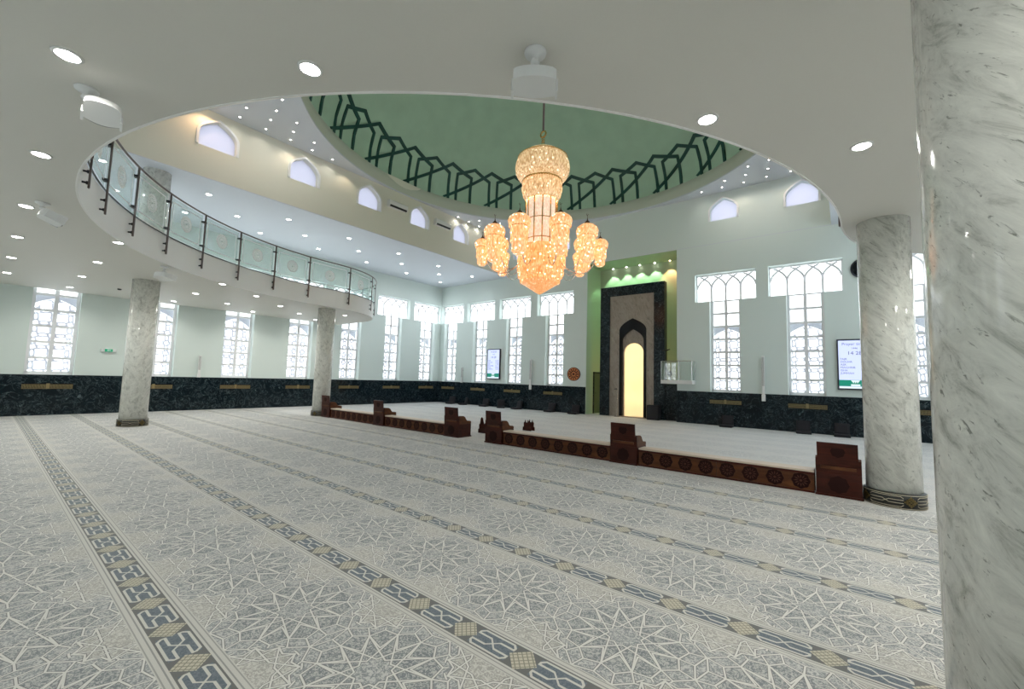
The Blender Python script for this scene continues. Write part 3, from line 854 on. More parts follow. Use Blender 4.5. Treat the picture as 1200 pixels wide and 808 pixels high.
# pulpit balcony
PB = thing('pulpit_balcony', 'small glass-sided pulpit balcony to the right of the mihrab', 'balcony', (-5.4, 17.75, 1.55))
b = B(); rbox(b, -6.05, -4.80, 17.60, 18.05, 1.57, 1.72, .01); obj('deck', fixn(b), M['white'], PB, world=True)
b = B()
for (x0, y0, x1, y1) in ((-6.03, 17.62, -5.35, 17.62), (-5.27, 17.62, -4.82, 17.62), (-4.82, 17.62, -4.82, 18.04), (-6.03, 17.62, -6.03, 18.04)):
    d = Vector((x1-x0, y1-y0, 0)); L = d.length; d.normalize()
    b = B(); plate(b, [rect(.03, L-.03, 1.74, 2.46)], .01, (x0, y0, 0), d, (0, 0, 1)); obj('glass_panel', fixn(b), M['clear_glass'], PB, world=True)
for x, y in ((-6.03, 17.62), (-5.31, 17.62), (-4.82, 17.62), (-4.82, 18.03), (-6.03, 18.03), (-5.6, 17.62)):
    b = B(); tube(b, [(x, y, 1.70), (x, y, 2.50)], .018 if x != -5.6 else .008, 8); obj('post', fixn(b), M['chrome'], PB, world=True)
b = B(); tube(b, [(-6.03, 18.03, 2.50), (-6.03, 17.62, 2.50), (-4.82, 17.62, 2.50), (-4.82, 18.03, 2.50)], .016, 8); obj('top_rail', fixn(b), M['chrome'], PB, world=True)
ms = thing('boom_microphone', 'black microphone on a short boom above the pulpit balcony', 'microphone', (-6.0, 18.3, 2.3))
b = B(); tube(b, [(-6.10, 18.3, 1.5), (-6.10, 18.3, 3.0)], .014, 8); obj('stand', fixn(b), M['darkmetal'], ms, world=True)
b = B(); tube(b, [(-6.2, 18.28, 2.98), (-5.98, 18.2, 3.0), (-5.85, 18.15, 3.03)], [.03, .03, .018], 8); obj('microphone_head', fixn(b), M['darkmetal'], ms, world=True)
pl = thing('potted_fern', 'grey-green potted plant behind the glass of the pulpit balcony', 'plant', (-5.75, 17.85, 1.72))
b = B()
for k in range(26):
    a = random.uniform(0, 2*pi); L = random.uniform(.2, .42); s = random.uniform(.05, .17)
    pts = [(-5.75+s*cos(a)*t**1.3, 17.85+s*sin(a)*t**1.3*.8, 1.82+L*t-.08*t*t) for t in (0, .35, .7, 1)]
    tube(b, pts, [.006, .016, .02, .004], 4)
obj('foliage', fixn(b), pm('dusty_leaf', (.16, .19, .14), .6), pl, world=True)
b = B(); lathe(b, [(0, 1.722), (.06, 1.722), (.085, 1.85), (.075, 1.85), (.07, 1.83), (0, 1.83)], 20, (-5.75, 17.85, 0)); obj('pot', fixn(b), M['white'], pl, world=True)
sb = thing('monitor_loudspeaker', 'black floor loudspeaker box beside the foot of the mihrab', 'loudspeaker', (-6.5, 18.15, 0))
b = B(); rbox(b, -6.78, -6.28, 17.98, 18.34, 0, .63, .015); obj('cabinet', fixn(b), M['fabric'], sb, world=True)
b = B(); rbox(b, -6.74, -6.32, 17.965, 17.982, .05, .58, .006); obj('speaker_cover', fixn(b), M['darkmetal'], sb, world=True)
st = thing('microphone_stand', 'slim grey microphone stand on the left of the lit alcove', 'microphone stand', (-8.3, 18.2, 0))
b = B(); lathe(b, [(0, 0), (.13, 0), (.13, .02), (.03, .035), (.013, .05), (.013, 1.22), (0, 1.22)], 20, (-8.22, 18.12, 0)); obj('stand', fixn(b), M['chrome'], st, world=True)
b = B(); tube(b, [(-8.22, 18.12, 1.22), (-8.24, 18.12, 1.27), (-8.34, 18.12, 1.25)], [.02, .026, .02], 8); obj('microphone_head', fixn(b), M['darkmetal'], st, world=True)

# ------------------------------------------------------------------ wooden partition
YP = 7.97
def rosette(b, cx, cz, r, y, mi=0):
    n = 32
    plate(b, [[(cx+r*(1+.05*cos(8*2*pi*t/64))*cos(2*pi*t/64), cz+r*(1+.05*cos(8*2*pi*t/64))*sin(2*pi*t/64)) for t in range(64)]], .008, (0, y, 0), (1, 0, 0), (0, 0, 1), (0, -1, 0))
def rosette_lines(b, cx, cz, r, y):
    for k in range(12):
        a = 2*pi*k/12
        q = [(cx+r*.28*cos(a), cz+r*.28*sin(a)), (cx+r*.55*cos(a-.13), cz+r*.55*sin(a-.13)), (cx+r*.8*cos(a), cz+r*.8*sin(a)), (cx+r*.55*cos(a+.13), cz+r*.55*sin(a+.13))]
        plate(b, [q], .004, (0, y, 0), (1, 0, 0), (0, 0, 1), (0, -1, 0))
    plate(b, [[(cx+r*.16*cos(t*pi/6), cz+r*.16*sin(t*pi/6)) for t in range(12)]], .004, (0, y, 0), (1, 0, 0), (0, 0, 1), (0, -1, 0))
def bench(x0, x1, label, np_):
    t = thing('carved_partition', label, 'partition', ((x0+x1)/2, YP, 0))
    w = (x1-x0)/np_
    for i in range(np_):
        a0, a1 = x0+i*w, x0+(i+1)*w
        b = B(); box(b, a0+.004, a1-.004, YP+.03, YP+.075, 0, .305); pn = obj('front_panel', fixn(b), M['wood_lo'], t, world=True)
        nr = 4; s = w/nr
        for k in range(nr):
            b = B(); b2 = B(); cx = a0+s*(k+.5); rosette(b, cx, .16, .118, YP+.03); rosette_lines(b2, cx, .16, .118, YP+.022)
            fixn(b); fixn(b2)
            for f_ in b2.faces: f_.material_index = 1
            merge(b, b2); obj('carved_rosette', b, [M['carve'], M['carve2']], pn, world=True)
    b = B(); rbox(b, x0, x1, YP+.012, YP+.30, .305, .338, .006, 1); obj('top_board', fixn(b), M['cushion'], t, world=True)
    b = B(); box(b, x0, x1, YP+.25, YP+.29, 0, .305); obj('back_panel', fixn(b), M['wood_lo'], t, world=True)
    b = B(); box(b, x0, x1, YP+.018, YP+.03, .27, .305); box(b, x0, x1, YP+.018, YP+.03, 0, .03); obj('moulding', fixn(b), M['wood'], t, world=True)
def tower(x0, x1, label):
    """carved seat-back unit: base box, leaning back board, two stepped arms towards the front wall"""
    t = thing('carved_floor_seat', label, 'seat', ((x0+x1)/2, YP, 0))
    b = B(); rbox(b, x0, x1, YP-.02, YP+.46, 0, .345, .006, 1); bs = obj('base_box', fixn(b), M['wood'], t, world=True)
    b = B(); box(b, x0-.012, x1+.012, YP-.03, YP+.475, .0, .03); obj('plinth', fixn(b), M['wood'], bs, world=True)
    b = B(); cx = (x0+x1)/2; rosette(b, cx, .18, .12, YP-.02); obj('carved_rosette', fixn(b), M['carve'], bs, world=True)
    b = B(); t2 = B(); box(t2, x0+.0, x1-.0, 0, .035, 0, .205); merge(b, t2, Matrix.Translation((0, YP-.015, .345)) @ Matrix.Rotation(radians(4), 4, 'X')); obj('lower_back', fixn(b), M['wood'], t, world=True)
    b = B(); t2 = B(); box(t2, x0+.02, x1-.035, 0, .03, 0, .235); merge(b, t2, Matrix.Translation((0, YP-.032, .548)) @ Matrix.Rotation(radians(5), 4, 'X')); ub = obj('upper_back', fixn(b), M['wood'], t, world=True)
    b = B(); rosette(b, cx, .66, .085, YP-.038); obj('carved_rosette', fixn(b), M['carve'], ub, world=True)
    b = B(); box(b, x0+.06, x1-.06, YP-.040, YP-.02, .395, .44); obj('inlay_strip', fixn(b), M['wood_lo'], t, world=True)
    for s, xx in ((-1, x0), (1, x1)):
        prof = [(0, .345), (.44, .345), (.455, .36), (.455, .40), (.42, .42), (.30, .43), (.26, .47), (.22, .53), (.16, .56), (.0, .57)]
        b = B(); plate(b, [[(p[0]+YP+.0, p[1]) for p in prof]], .04, (xx-(.04 if s > 0 else 0), 0, 0), (0, 1, 0), (0, 0, 1), (1, 0, 0)); obj('arm', fixn(b), M['wood_lo'], t, world=True)
bench(-14.64, -11.95, 'low carved wooden partition from the slim column to the middle seat, left half of the left run', 2)
bench(-11.36, -8.62, 'low carved wooden partition beside the passage gap, right half of the left run', 2)
bench(-6.55, -3.76, 'low carved wooden partition right of the passage gap, left half of the right run', 2)
bench(-3.17, -.42, 'low carved wooden partition next to the right seat by the grey column', 2)
tower(-15.24, -14.66, 'carved wooden floor seat at the foot of the slim left column')
tower(-11.93, -11.38, 'carved wooden floor seat midway along the left partition run')
tower(-8.60, -8.05, 'carved wooden floor seat on the left edge of the passage gap')
tower(-7.10, -6.57, 'carved wooden floor seat on the right edge of the passage gap')
tower(-3.74, -3.19, 'carved wooden floor seat midway along the right partition run')
tower(-.40, .14, 'carved wooden floor seat touching the grey column, the largest looking')
def stepped(x, y, label, h=.42):
    t = thing('folding_book_stand', label, 'book stand', (x, y, 0))
    for s in (-1, 1):
        b = B(); pr = [(-.16, 0), (.16, 0), (.15, .10), (.11, .13), (.11, .24), (.07, .27), (.055, .33), (.03, h-.03), (0, h), (-.03, h-.03), (-.055, .33), (-.07, .27), (-.11, .24), (-.11, .13), (-.15, .10)]
        t2 = B(); plate(t2, [pr], .025, (0, 0, 0), (1, 0, 0), (0, 0, 1), (0, 1, 0)); merge(b, t2, Matrix.Translation((x, y+s*.09, 0)) @ Matrix.Rotation(radians(-5*s), 4, 'X'))
        obj('side_board', fixn(b), M['wood'], t, world=True)
stepped(-8.30, 9.25, 'small dark wooden book stand in the passage gap, by the seat', .46)
stepped(-7.80, 10.75, 'tiny dark wooden book stand alone on the light-washed carpet', .26)

# ------------------------------------------------------------------ things on the walls
def screen(xc, label, w, z0, z1, name_rows):
    t = thing('display_screen', label, 'screen', (xc, YQ, (z0+z1)/2))
    b = B(); rbox(b, xc-w/2, xc+w/2, YQ-.09, YQ-.001, z0, z1, .008); obj('bezel', fixn(b), M['bezel'], t, world=True)
    m = .045; y = YQ-.092
    b = B(); box(b, xc-w/2+m, xc+w/2-m, y-.003, y, z0+.05, z1-.05); fc = obj('panel', fixn(b), M['screen'], t, world=True)
    b = B(); box(b, xc-w/2+m, xc+w/2-m, y-.005, y-.003, z0+.12, z0+.33); obj('green_footer', fixn(b), M['screen_green'], fc, world=True)
    b = B(); box(b, xc-w/2+m, xc+w/2-m, y-.005, y-.003, z0+.05, z0+.11)
    box(b, xc-.12, xc+.12, y-.007, y-.005, z0+.13, z0+.19)
    for k in (-1, 0, 1): plate(b, [[(xc+k*.07-.05, z0+.32), (xc+k*.07+.05, z0+.32), (xc+k*.05, z0+.22)]], .002, (0, y-.005, 0), (1, 0, 0), (0, 0, 1), (0, -1, 0))
    obj('footer_emblem', fixn(b), M['screen_white'], fc, world=True)
    def txt(s, x, z, size, al='LEFT'):
        cu = bpy.data.curves.new('text', 'FONT'); cu.body = s; cu.size = size; cu.align_x = al; cu.extrude = .001
        o = bpy.data.objects.new('tmp', cu); C.objects.link(o)
        dg = bpy.context.evaluated_depsgraph_get(); me = bpy.data.meshes.new_from_object(o.evaluated_get(dg))
        bpy.data.objects.remove(o)
        me.transform(Matrix.Translation((x, y-.005, z)) @ Matrix.Rotation(radians(90), 4, 'X'))
        return me
    for args in name_rows:
        bb = B(); me = txt(*args); bb.from_mesh(me); bpy.data.meshes.remove(me)
        obj('timetable_text', bb, M['ink'], fc, world=True)
def rows(xc, w, z0, z1, hd):
    L = [(hd[0], xc, z1-.21, .13, 'CENTER'), (hd[1], xc, z1-.34, .085, 'CENTER'), (hd[2], xc, z1-.53, .17, 'CENTER')]
    zz = z1-.70
    for a, t in (('FAJR', '07 58'), ('DHUHR', '07 06'), ('ASR', '17 00'), ('MAGHRIB', '18 17'), ('ISHA', '20 02'), ('JUMMAH', '13 30')):
        L.append((a, xc-w/2+.09, zz, .09)); L.append((t, xc+w/2-.09, zz, .10, 'RIGHT')); zz -= .095
    return L
screen(-15.62, 'tall prayer-time screen between two windows left of the mihrab', .94, 1.53, 3.24, rows(-15.62, .94, 1.53, 3.24, ('14 28 00', '1446', '14 28')))
screen(.24, 'tall prayer-time screen half hidden behind the grey column', .94, 1.54, 3.24, rows(.24, .94, 1.54, 3.24, ('Prayer times', '1446', '14 28')))

md = thing('wall_medallion', 'round orange and brown wooden wall medallion left of the mihrab', 'wall ornament', (-10.45, YQ, 1.9))
b = B(); plate(b, [[(.36*cos(t*pi/24), .33*sin(t*pi/24)) for t in range(48)]], .04, (-10.45, YQ, 1.9), (1, 0, 0), (0, 0, 1), (0, -1, 0)); obj('disc', fixn(b), M['wood'], md, world=True)
b = B()
for k in range(12):
    a = 2*pi*k/12
    for r0, r1, wd in ((.05, .15, .2), (.16, .27, .16)):
        aa = a + (pi/12 if r0 > .1 else 0); rm = (r0+r1)/2
        q = [(r0*cos(aa), r0*sin(aa)), (rm*cos(aa-wd), rm*sin(aa-wd)), (r1*cos(aa), r1*sin(aa)), (rm*cos(aa+wd), rm*sin(aa+wd))]
        plate(b, [q], .012, (-10.45, YQ-.04, 1.9), (1, 0, 0), (0, 0, 1), (0, -1, 0))
plate(b, [[(.31*cos(t*pi/24), .30*sin(t*pi/24)) for t in range(48)], [(.285*cos(t*pi/24), .27*sin(t*pi/24)) for t in range(48)]], .01, (-10.45, YQ-.04, 1.9), (1, 0, 0), (0, 0, 1), (0, -1, 0))
obj('inlaid_star', fixn(b), M['orange_wood'], md, world=True)

ck = thing('wall_clock', 'round black wall clock high up beside the grey column', 'clock', (.55, YQ, 5.62))
b = B(); lathe(b, [(0, 0), (.34, 0), (.34, .05), (.30, .06), (.30, .045), (0, .045)], 40); bmesh.ops.rotate(b, verts=b.verts, matrix=Matrix.Rotation(radians(90), 3, 'X')); obj('case', fixn(b), M['bezel'], ck)
b = B(); lathe(b, [(0, .046), (.295, .046), (.295, .048), (0, .048)], 40); bmesh.ops.rotate(b, verts=b.verts, matrix=Matrix.Rotation(radians(90), 3, 'X')); obj('dial', fixn(b), M['black'], ck)
b = B(); box(b, -.01, .01, -.056, -.05, -.03, .17); t2 = B(); box(t2, -.008, .008, -.06, -.056, -.03, .24); merge(b, t2, Matrix.Rotation(radians(70), 4, 'Y')); obj('hand', fixn(b), M['white'], ck)

def line_speaker(x, y, z0, z1, rz, label, wall=True):
    t = thing('column_loudspeaker', label, 'loudspeaker', (x, y, z0), rz)
    h = z1-z0; b = B(); rbox(b, -.045, .045, -.11, -.04, 0, h*.93, .01); obj('cabinet', fixn(b), M['white'], t)
    b = B(); rbox(b, -.035, .035, -.118, -.109, h*.30, h*.90, .004); obj('speaker_cover', fixn(b), M['grille_pale'], t)
    b = B(); box(b, -.02, .02, -.04, 0.0, h*.3, h*.36); box(b, -.02, .02, -.04, 0, h*.72, h*.78); obj('bracket', fixn(b), M['darkmetal'], t)
    b = B(); rbox(b, -.06, .06, -.12, -.03, -.03, h*.12, .01); obj('foot_box', fixn(b), M['white'], t)
line_speaker(-13.0, YQ-.03, 1.08, 2.75, 0, 'slim white column loudspeaker right of the left prayer-time screen')
line_speaker(-18.08, YQ-.03, 1.30, 2.25, 0, 'slim column loudspeaker near the far corner of the hall')
line_speaker(-2.40, YQ-.03, 1.06, 2.82, 0, 'slim white column loudspeaker between the two windows right of the mihrab')
line_speaker(XL+.03, 5.40, 1.32, 2.22, radians(90), 'slim grey column loudspeaker on the left wall under the gallery')
ex = thing('exit_sign', 'small white sign with green panel on the left wall under the gallery', 'exit sign', (XL, 2.74, 2.18), radians(90))
b = B(); rbox(b, -.20, .20, -.06, 0, -.055, .055, .01); obj('case', fixn(b), M['white'], ex)
b = B(); box(b, -.10, .10, -.066, -.06, -.045, .045); g = obj('sign_face', fixn(b), pm('exit_green', (.01, .09, .05), .4, emis=(0, .25, .12), es=.5), ex)
b = B(); box(b, -.01, .05, -.069, -.066, -.012, .012); plate(b, [[(-.01, -.03), (-.01, .03), (-.05, 0)]], .003, (0, -.066, 0), (1, 0, 0), (0, 0, 1), (0, -1, 0)); obj('arrow', fixn(b), M['white'], g)
# wall heaters (air conditioners) between the clerestory windows
for y, lb in ((10.38, 'white split air conditioner between the third and fourth clerestory windows'), (12.92, 'white split air conditioner between the fourth and fifth clerestory windows')):
    t = thing('air_conditioner', lb, 'air conditioner', (DX0, y, 8.58), radians(90))
    b = B(); plate(b, [[(0, 0), (-.16, 0), (-.21, .06), (-.21, .22), (-.18, .27), (0, .27)]], .92, (-.46, 0, 0), (0, 1, 0), (0, 0, 1), (1, 0, 0)); obj('body', fixn(b), M['white'], t)
    b = B(); plate(b, [[(-.150, -.004), (-.165, -.004), (-.216, .055), (-.203, .065)]], .84, (-.42, 0, 0), (0, 1, 0), (0, 0, 1), (1, 0, 0)); obj('air_outlet', fixn(b), M['darkmetal'], t)

# brass grilles in the wainscot
def grille_proto():
    t = thing('brass_vent', '', 'vent', (0, 0, .93))
    b = B(); box(b, -.57, .57, -.012, 0, -.09, .09); obj('recess', fixn(b), M['black'], t)
    b = B()
    for k in range(44):
        x = -.55+k*.0256; box(b, x-.004, x+.004, -.03, -.008, -.08, .05)
    for z in (-.08, -.035, .01, .05): box(b, -.56, .56, -.026, -.012, z-.005, z+.005)
    obj('grille', fixn(b), M['brass'], t)
    b = B(); rbox(b, -.04, .04, -.038, -.01, -.085, .085, .01); obj('centre_boss', fixn(b), M['brass'], t)
    return t
gp0 = None
names = ['nearest the camera', 'second from the camera', 'third from the camera', 'middle of the seven', 'third from the corner', 'second from the corner', 'next to the corner']
def vent(x, y, rz, lb):
    global gp0
    if gp0 is None: gp0 = grille_proto(); o = gp0
    else: o = copy_tree(gp0)
    o.location = (x, y, .93); o.rotation_euler = (0, 0, rz); o['label'] = lb
for i, y in enumerate(WL): vent(XL+.03, y, radians(90), 'brass vent grille in the left wall marble, %s' % names[i])
for i, x in enumerate(WQ[:7]):
    vent(x, YQ-.03, 0, 'brass vent grille under the %s front wall window from the left' % ['first', 'second', 'third', 'fourth', 'fifth', 'sixth', 'seventh'][i])

# dark legless floor chairs along the front wall
def floor_chair():
    t = thing('legless_floor_chair', '', 'floor chair', (0, 0, 0))
    b = B(); rbox(b, -.22, .22, -.26, .18, 0, .09, .03, 2); obj('seat', fixn(b), M['fabric'], t, True)
    b = B(); t2 = B(); rbox(t2, -.20, .20, -.04, .04, 0, .38, .035, 2); merge(b, t2, Matrix.Translation((0, .14, .06)) @ Matrix.Rotation(radians(-14), 4, 'X')); obj('backrest', fixn(b), M['fabric'], t, True)
    b = B(); t2 = B(); rbox(t2, -.15, .15, -.055, -.035, .05, .32, .008, 1); merge(b, t2, Matrix.Translation((0, .14, .06)) @ Matrix.Rotation(radians(-14), 4, 'X')); obj('back_pad', fixn(b), M['fabric'], t)
    return t
fc = floor_chair(); first = True
for x, y, rz, lb in ((-18.5, 17.55, .3, 'black legless floor chair by the wall nearest the far corner'), (-17.5, 17.6, -.5, 'black legless floor chair turned aside, second from the far corner'),
                 (-15.9, 17.65, .2, 'black legless floor chair below the left prayer-time screen'), (-14.7, 17.65, .7, 'black legless floor chair turned, below the third window left of the mihrab'),
                 (-13.6, 17.65, -.3, 'black legless floor chair near the foot of the slim white loudspeaker'), (-11.6, 17.75, 0, 'black legless floor chair below the last window left of the mihrab'),
                 (-10.2, 17.7, .1, 'black legless floor chair at the end of the marble left of the mihrab'), (-3.6, 17.75, 0, 'black legless floor chair below the first window right of the mihrab'),
                 (-1.2, 17.75, .1, 'black legless floor chair below the second window right of the mihrab'), (-.15, 17.72, 0, 'black legless floor chair just below the right prayer-time screen')):
    o = fc if first else copy_tree(fc); first = False
    o.location = (x, y, 0); o.rotation_euler = (0, 0, rz); o['label'] = lb

# ------------------------------------------------------------------ ceiling lights
ORD = ['first', 'second', 'third', 'fourth', 'fifth', 'sixth', 'seventh', 'eighth', 'ninth', 'tenth'] + ['eleventh', 'twelfth', 'thirteenth', 'fourteenth', 'fifteenth', 'sixteenth', 'seventeenth', 'eighteenth', 'nineteenth', 'twentieth', 'twenty-first', 'twenty-second']
def downlight_proto(nm, r, lens):
    t = thing(nm, '', 'ceiling light', (0, 0, 0))
    b = B(); lathe(b, [(r, -.012), (r+.014, -.012), (r+.022, 0), (r, 0)], 28); obj('trim_ring', fixn(b), M['lamp_ring'], t, True)
    b = B(); lathe(b, [(0, -.008), (r, -.008), (r, -.001), (0, -.001)], 28); obj('lens', fixn(b), M[lens], t)
    return t
def scatter(proto, pts, z, fmt, e, col, group, ang=150):
    first = True
    step = .62
    ys = sorted(set(round(p[1]/step) for p in pts)); cnt = {}
    for x, y in sorted(pts):
        k = round(y/step); cnt[k] = cnt.get(k, 0)+1
        o = proto if first else copy_tree(proto); first = False
        o.location = (x, y, z); o['label'] = fmt % (ORD[cnt[k]-1], ORD[ys.index(k)]); o['group'] = group
        if e:
            l = bpy.data.lights.new('downlight', 'SPOT'); l.energy = e; l.color = col; l.spot_size = radians(ang); l.spot_blend = .8; l.shadow_soft_size = .06
            q = bpy.data.objects.new('downlight_beam', l); C.objects.link(q); q.location = (x, y, z-.03)
LOW = [(-4.79, .23), (-3.35, 1.47), (-.95, 4.03), (.19, 5.40), (-7.34, .24), (-9.96, .24), (-12.52, .24), (-15.08, .24), (-17.72, .24),
       (-11.25, 1.50), (-13.81, 1.52), (-16.40, 1.53), (-19.05, 1.54), (-13.96, 4.12), (-16.53, 4.16), (-19.19, 4.19),
       (-15.14, 5.44), (-17.88, 5.48), (-16.57, 6.81), (-19.25, 6.84), (-17.91, 8.12), (-16.60, 9.42), (-19.24, 9.47)]
LOW += [(-14.96-x, y) for x, y in LOW if x < -16 and y > .5] + [(2.2, .24), (4.4, .24)]  # mirrored and extra lamps, out of view, added to brighten the right side
scatter(downlight_proto('recessed_downlight', .075, 'lamp'), LOW, ZM, 'round downlight under gallery, %s from left in %s row back from camera', 27, (1, .97, .90), 'downlights in the low ceiling')
HI = []
for k in range(6):
    HI.append((-16.05-.055*k, 4.15+2.53*k-2.53*0)) if False else None
HI = [(-16.05, 4.15), (-17.43, 5.43), (-18.75, 6.70), (-16.14, 6.69), (-17.46, 7.93), (-18.81, 9.19), (-16.21, 9.18), (-17.51, 10.42), (-18.93, 11.75),
      (-16.24, 11.71), (-17.62, 12.92), (-18.97, 14.26), (-16.31, 14.23), (-17.64, 15.46), (-19.02, 16.80), (-16.39, 16.81), (-15.94, 1.64), (-18.65, 4.16)]
HI += [(-14.96-x, y) for x, y in HI]  # unseen mirrored lamps on the right, added for more room light
scatter(downlight_proto('recessed_downlight', .075, 'lamp'), HI, ZC, 'round downlight in high bluish ceiling, %s from left in %s row', 16, (.86, .92, 1), 'downlights in the high ceiling')
ST = [(-12.94, 4.21), (-13.69, 4.26), (-14.36, 4.32), (-12.42, 4.74), (-13.09, 4.86), (-13.74, 4.96), (-14.38, 5.07), (-13.21, 5.51), (-13.81, 5.68), (-14.37, 5.83),
      (-13.88, 6.39), (-14.41, 6.59), (-14.43, 7.34), (-1.87, 16.28), (-2.53, 16.37), (-1.99, 16.95), (-2.71, 17.01), (-2.12, 17.59), (-2.88, 17.61), (-3.43, 17.07),
      (-3.64, 17.60), (-4.39, 17.58), (-1.36, 17.61), (-14.58, 13.83), (-14.57, 14.57), (-14.06, 14.78), (-14.60, 15.35), (-13.41, 15.61), (-14.60, 17.63)]
scatter(downlight_proto('star_downlight', .028, 'lamp_small'), ST, DZ, 'tiny star downlight beside the dome, %s from left in %s row', 3.6, (1, .93, .84), 'tiny star downlights round the dome')
t = thing('star_downlight', 'brightest tiny spotlight at the near left corner of the spandrel, glowing peach', 'ceiling light', (-14.35, 3.56, DZ))
b = B(); lathe(b, [(0, -.03), (.045, -.03), (.05, 0), (0, 0)], 20); obj('lens', fixn(b), M['lamp_warm'], t)
spotlight((-14.35, 3.56, DZ-.05), (1, .62, .35), 16, 140, .6)
for x, y in ((-14.38, 6.0), (-1.4, 17.6), (-3.0, 17.62), (-14.4, 8.0)): spotlight((x, y, DZ-.05), (1, .8, .6), 5, 120, .6)
b = B(); lathe(b, [(0, -.04), (.045, -.035), (.055, 0), (0, 0)], 20)
o = obj('smoke_detector', fixn(b), M['darkmetal']); o.location = (-17.92, 2.53, ZM); tag(o, 'small dark smoke detector under the gallery above the left wall', 'smoke detector')

# ------------------------------------------------------------------ ceiling loudspeakers
def ceiling_speaker(loc, aim, tilt, label, w=.26, h=.17, d=.20, sh=(0, 0)):
    """white wedge loudspeaker hung from a ball joint; the front faces local -Y before aiming"""
    t = thing('ceiling_loudspeaker', label, 'loudspeaker', loc)
    b = B(); lathe(b, [(0, 0), (.085, 0), (.08, -.018), (.03, -.028), (.022, -.06), (0, -.06)], 28); mt = obj('ceiling_mount', fixn(b), M['white'], t, True)
    b = B(); lathe(b, [(0, -.05), (.025, -.055), (.036, -.08), (.025, -.105), (0, -.11)], 20); tube(b, [(0, 0, -.09), (sh[0]*.7, sh[1]*.7, -.19)], .016, 10); obj('ball_joint', fixn(b), M['white'], t, True)
    Mx = Matrix.Translation((sh[0], sh[1], -.18)) @ Matrix.Rotation(aim, 4, 'Z') @ Matrix.Rotation(tilt, 4, 'X')
    b = B(); t2 = B()
    # body: rounded wedge, wide at the front
    fr_ = [(-w/2, 0), (w/2, 0)]; 
    sec = [(-w*.32, d/2), (-w*.5, -d/2)] 
    n = 9; top = 0; outl = [(-w*.5, -d*.5)] + [(-w*.5*cos(pi*i/n)*(1 if True else 1), d*.5*sin(pi*i/n)**.5*1.0) for i in range(1, n)] + [(w*.5, -d*.5)]
    front = [( w*.5*(1-2*i/8), -d*.5-.03*sin(pi*i/8)) for i in range(1, 8)]
    plate(t2, [outl + front], -h, (0, 0, 0), (1, 0, 0), (0, 1, 0), (0, 0, 1))
    merge(b, t2, Mx); bd = obj('body', fixn(b), M['white'], t)
    b = B(); t2 = B(); plate(t2, [[(w*.46*(1-2*i/8), -d*.5-.03*sin(pi*i/8)-.004) for i in range(0, 9)] + [(-w*.46*(1-2*i/8), -d*.5-.03*sin(pi*i/8)-.012) for i in range(0, 9)]], -(h-.02), (0, 0, -.01), (1, 0, 0), (0, 1, 0), (0, 0, 1))
    merge(b, t2, Mx); obj('speaker_cover', fixn(b), M['grille'], bd)
    b = B()
    for s in (-1, 1):
        t2 = B(); box(t2, s*w*.5-.008, s*w*.5+.008, -d*.5-.03, -d*.2, -h-.008, .006); merge(b, t2, Mx)
    obj('end_bracket', fixn(b), M['white'], bd)
ceiling_speaker((-1.78, 2.42, ZM), radians(217), radians(4), 'white ceiling loudspeaker hanging above the chandelier rod, centre top', .34, .09, .20)
ceiling_speaker((-5.25, .39, ZM), radians(262), radians(38), 'white ceiling loudspeaker near the upper left corner beside the gallery edge', .25, .09, .18, (.15, .10))
ceiling_speaker((-9.55, .39, ZM), radians(190), radians(20), 'white ceiling loudspeaker farther along, beside the downlight at the left edge', .26, .12, .24, (.2, .1))
ceiling_speaker((-12.90, 2.58, ZM), radians(200), radians(10), 'white ceiling loudspeaker close to the top of the left marble column', .42, .12, .28)

# ------------------------------------------------------------------ chandelier
CX, CY = -7.48, 10.72
ch = thing('crystal_chandelier', 'huge golden crystal chandelier hanging under the green dome', 'chandelier', (CX, CY, 4.25))
def cl(name, prof, m, n=48, parent=None, lobes=0, amp=0, smooth=True):
    b = B(); lathe(b, prof, n, (CX, CY, 0), lobes, amp); return obj(name, fixn(b), M[m], parent or ch, smooth, world=True)
b = B(); tube(b, [(CX, CY, ZD+DH+.02), (CX, CY, 9.62)], .035, 10); obj('rod', fixn(b), M['steel'], ch, True, world=True)
cl('canopy', [(0, ZD+DH), (.35, ZD+DH-.02), (.25, ZD+DH-.14), (.05, ZD+DH-.25), (0, ZD+DH-.25)], 'gold')
b = B(); tube(b, [(CX+.10*cos(2*pi*k/20), CY, 9.53+.10*sin(2*pi*k/20)) for k in range(20)], .028, 8, closed=True); obj('hanging_ring', fixn(b), M['gold'], ch, True, world=True)
b = B()
for z in (9.38, 9.30, 9.22): tube(b, [(CX+(.05*cos(2*pi*k/12)), CY+(.02 if z == 9.30 else 0)*sin(2*pi*k/12), z+.055*sin(2*pi*k/12)) for k in range(12)], .014, 6, closed=True)
obj('chain', fixn(b), M['gold'], ch, True, world=True)
cl('top_cap', [(0, 9.17), (.03, 9.16), (.05, 9.08), (.17, 9.0), (.20, 8.97), (0, 8.97)], 'gold', 24)
bulb = [(0, 9.0), (.18, 8.99), (.42, 8.93), (.62, 8.82), (.76, 8.68), (.84, 8.52), (.865, 8.36), (.84, 8.20), (.77, 8.06), (.66, 7.95), (.58, 7.90)]
cl('crystal_bulb', bulb, 'cr_gold', 96, lobes=48, amp=.018)
b = B(); tube(b, [(CX+.80*cos(2*pi*k/64), CY+.80*sin(2*pi*k/64), 8.68) for k in range(64)], .014, 6, closed=True); tube(b, [(CX+.62*cos(2*pi*k/64), CY+.62*sin(2*pi*k/64), 7.91) for k in range(64)], .028, 8, closed=True)
obj('gold_hoops', fixn(b), M['gold'], ch, True, world=True)
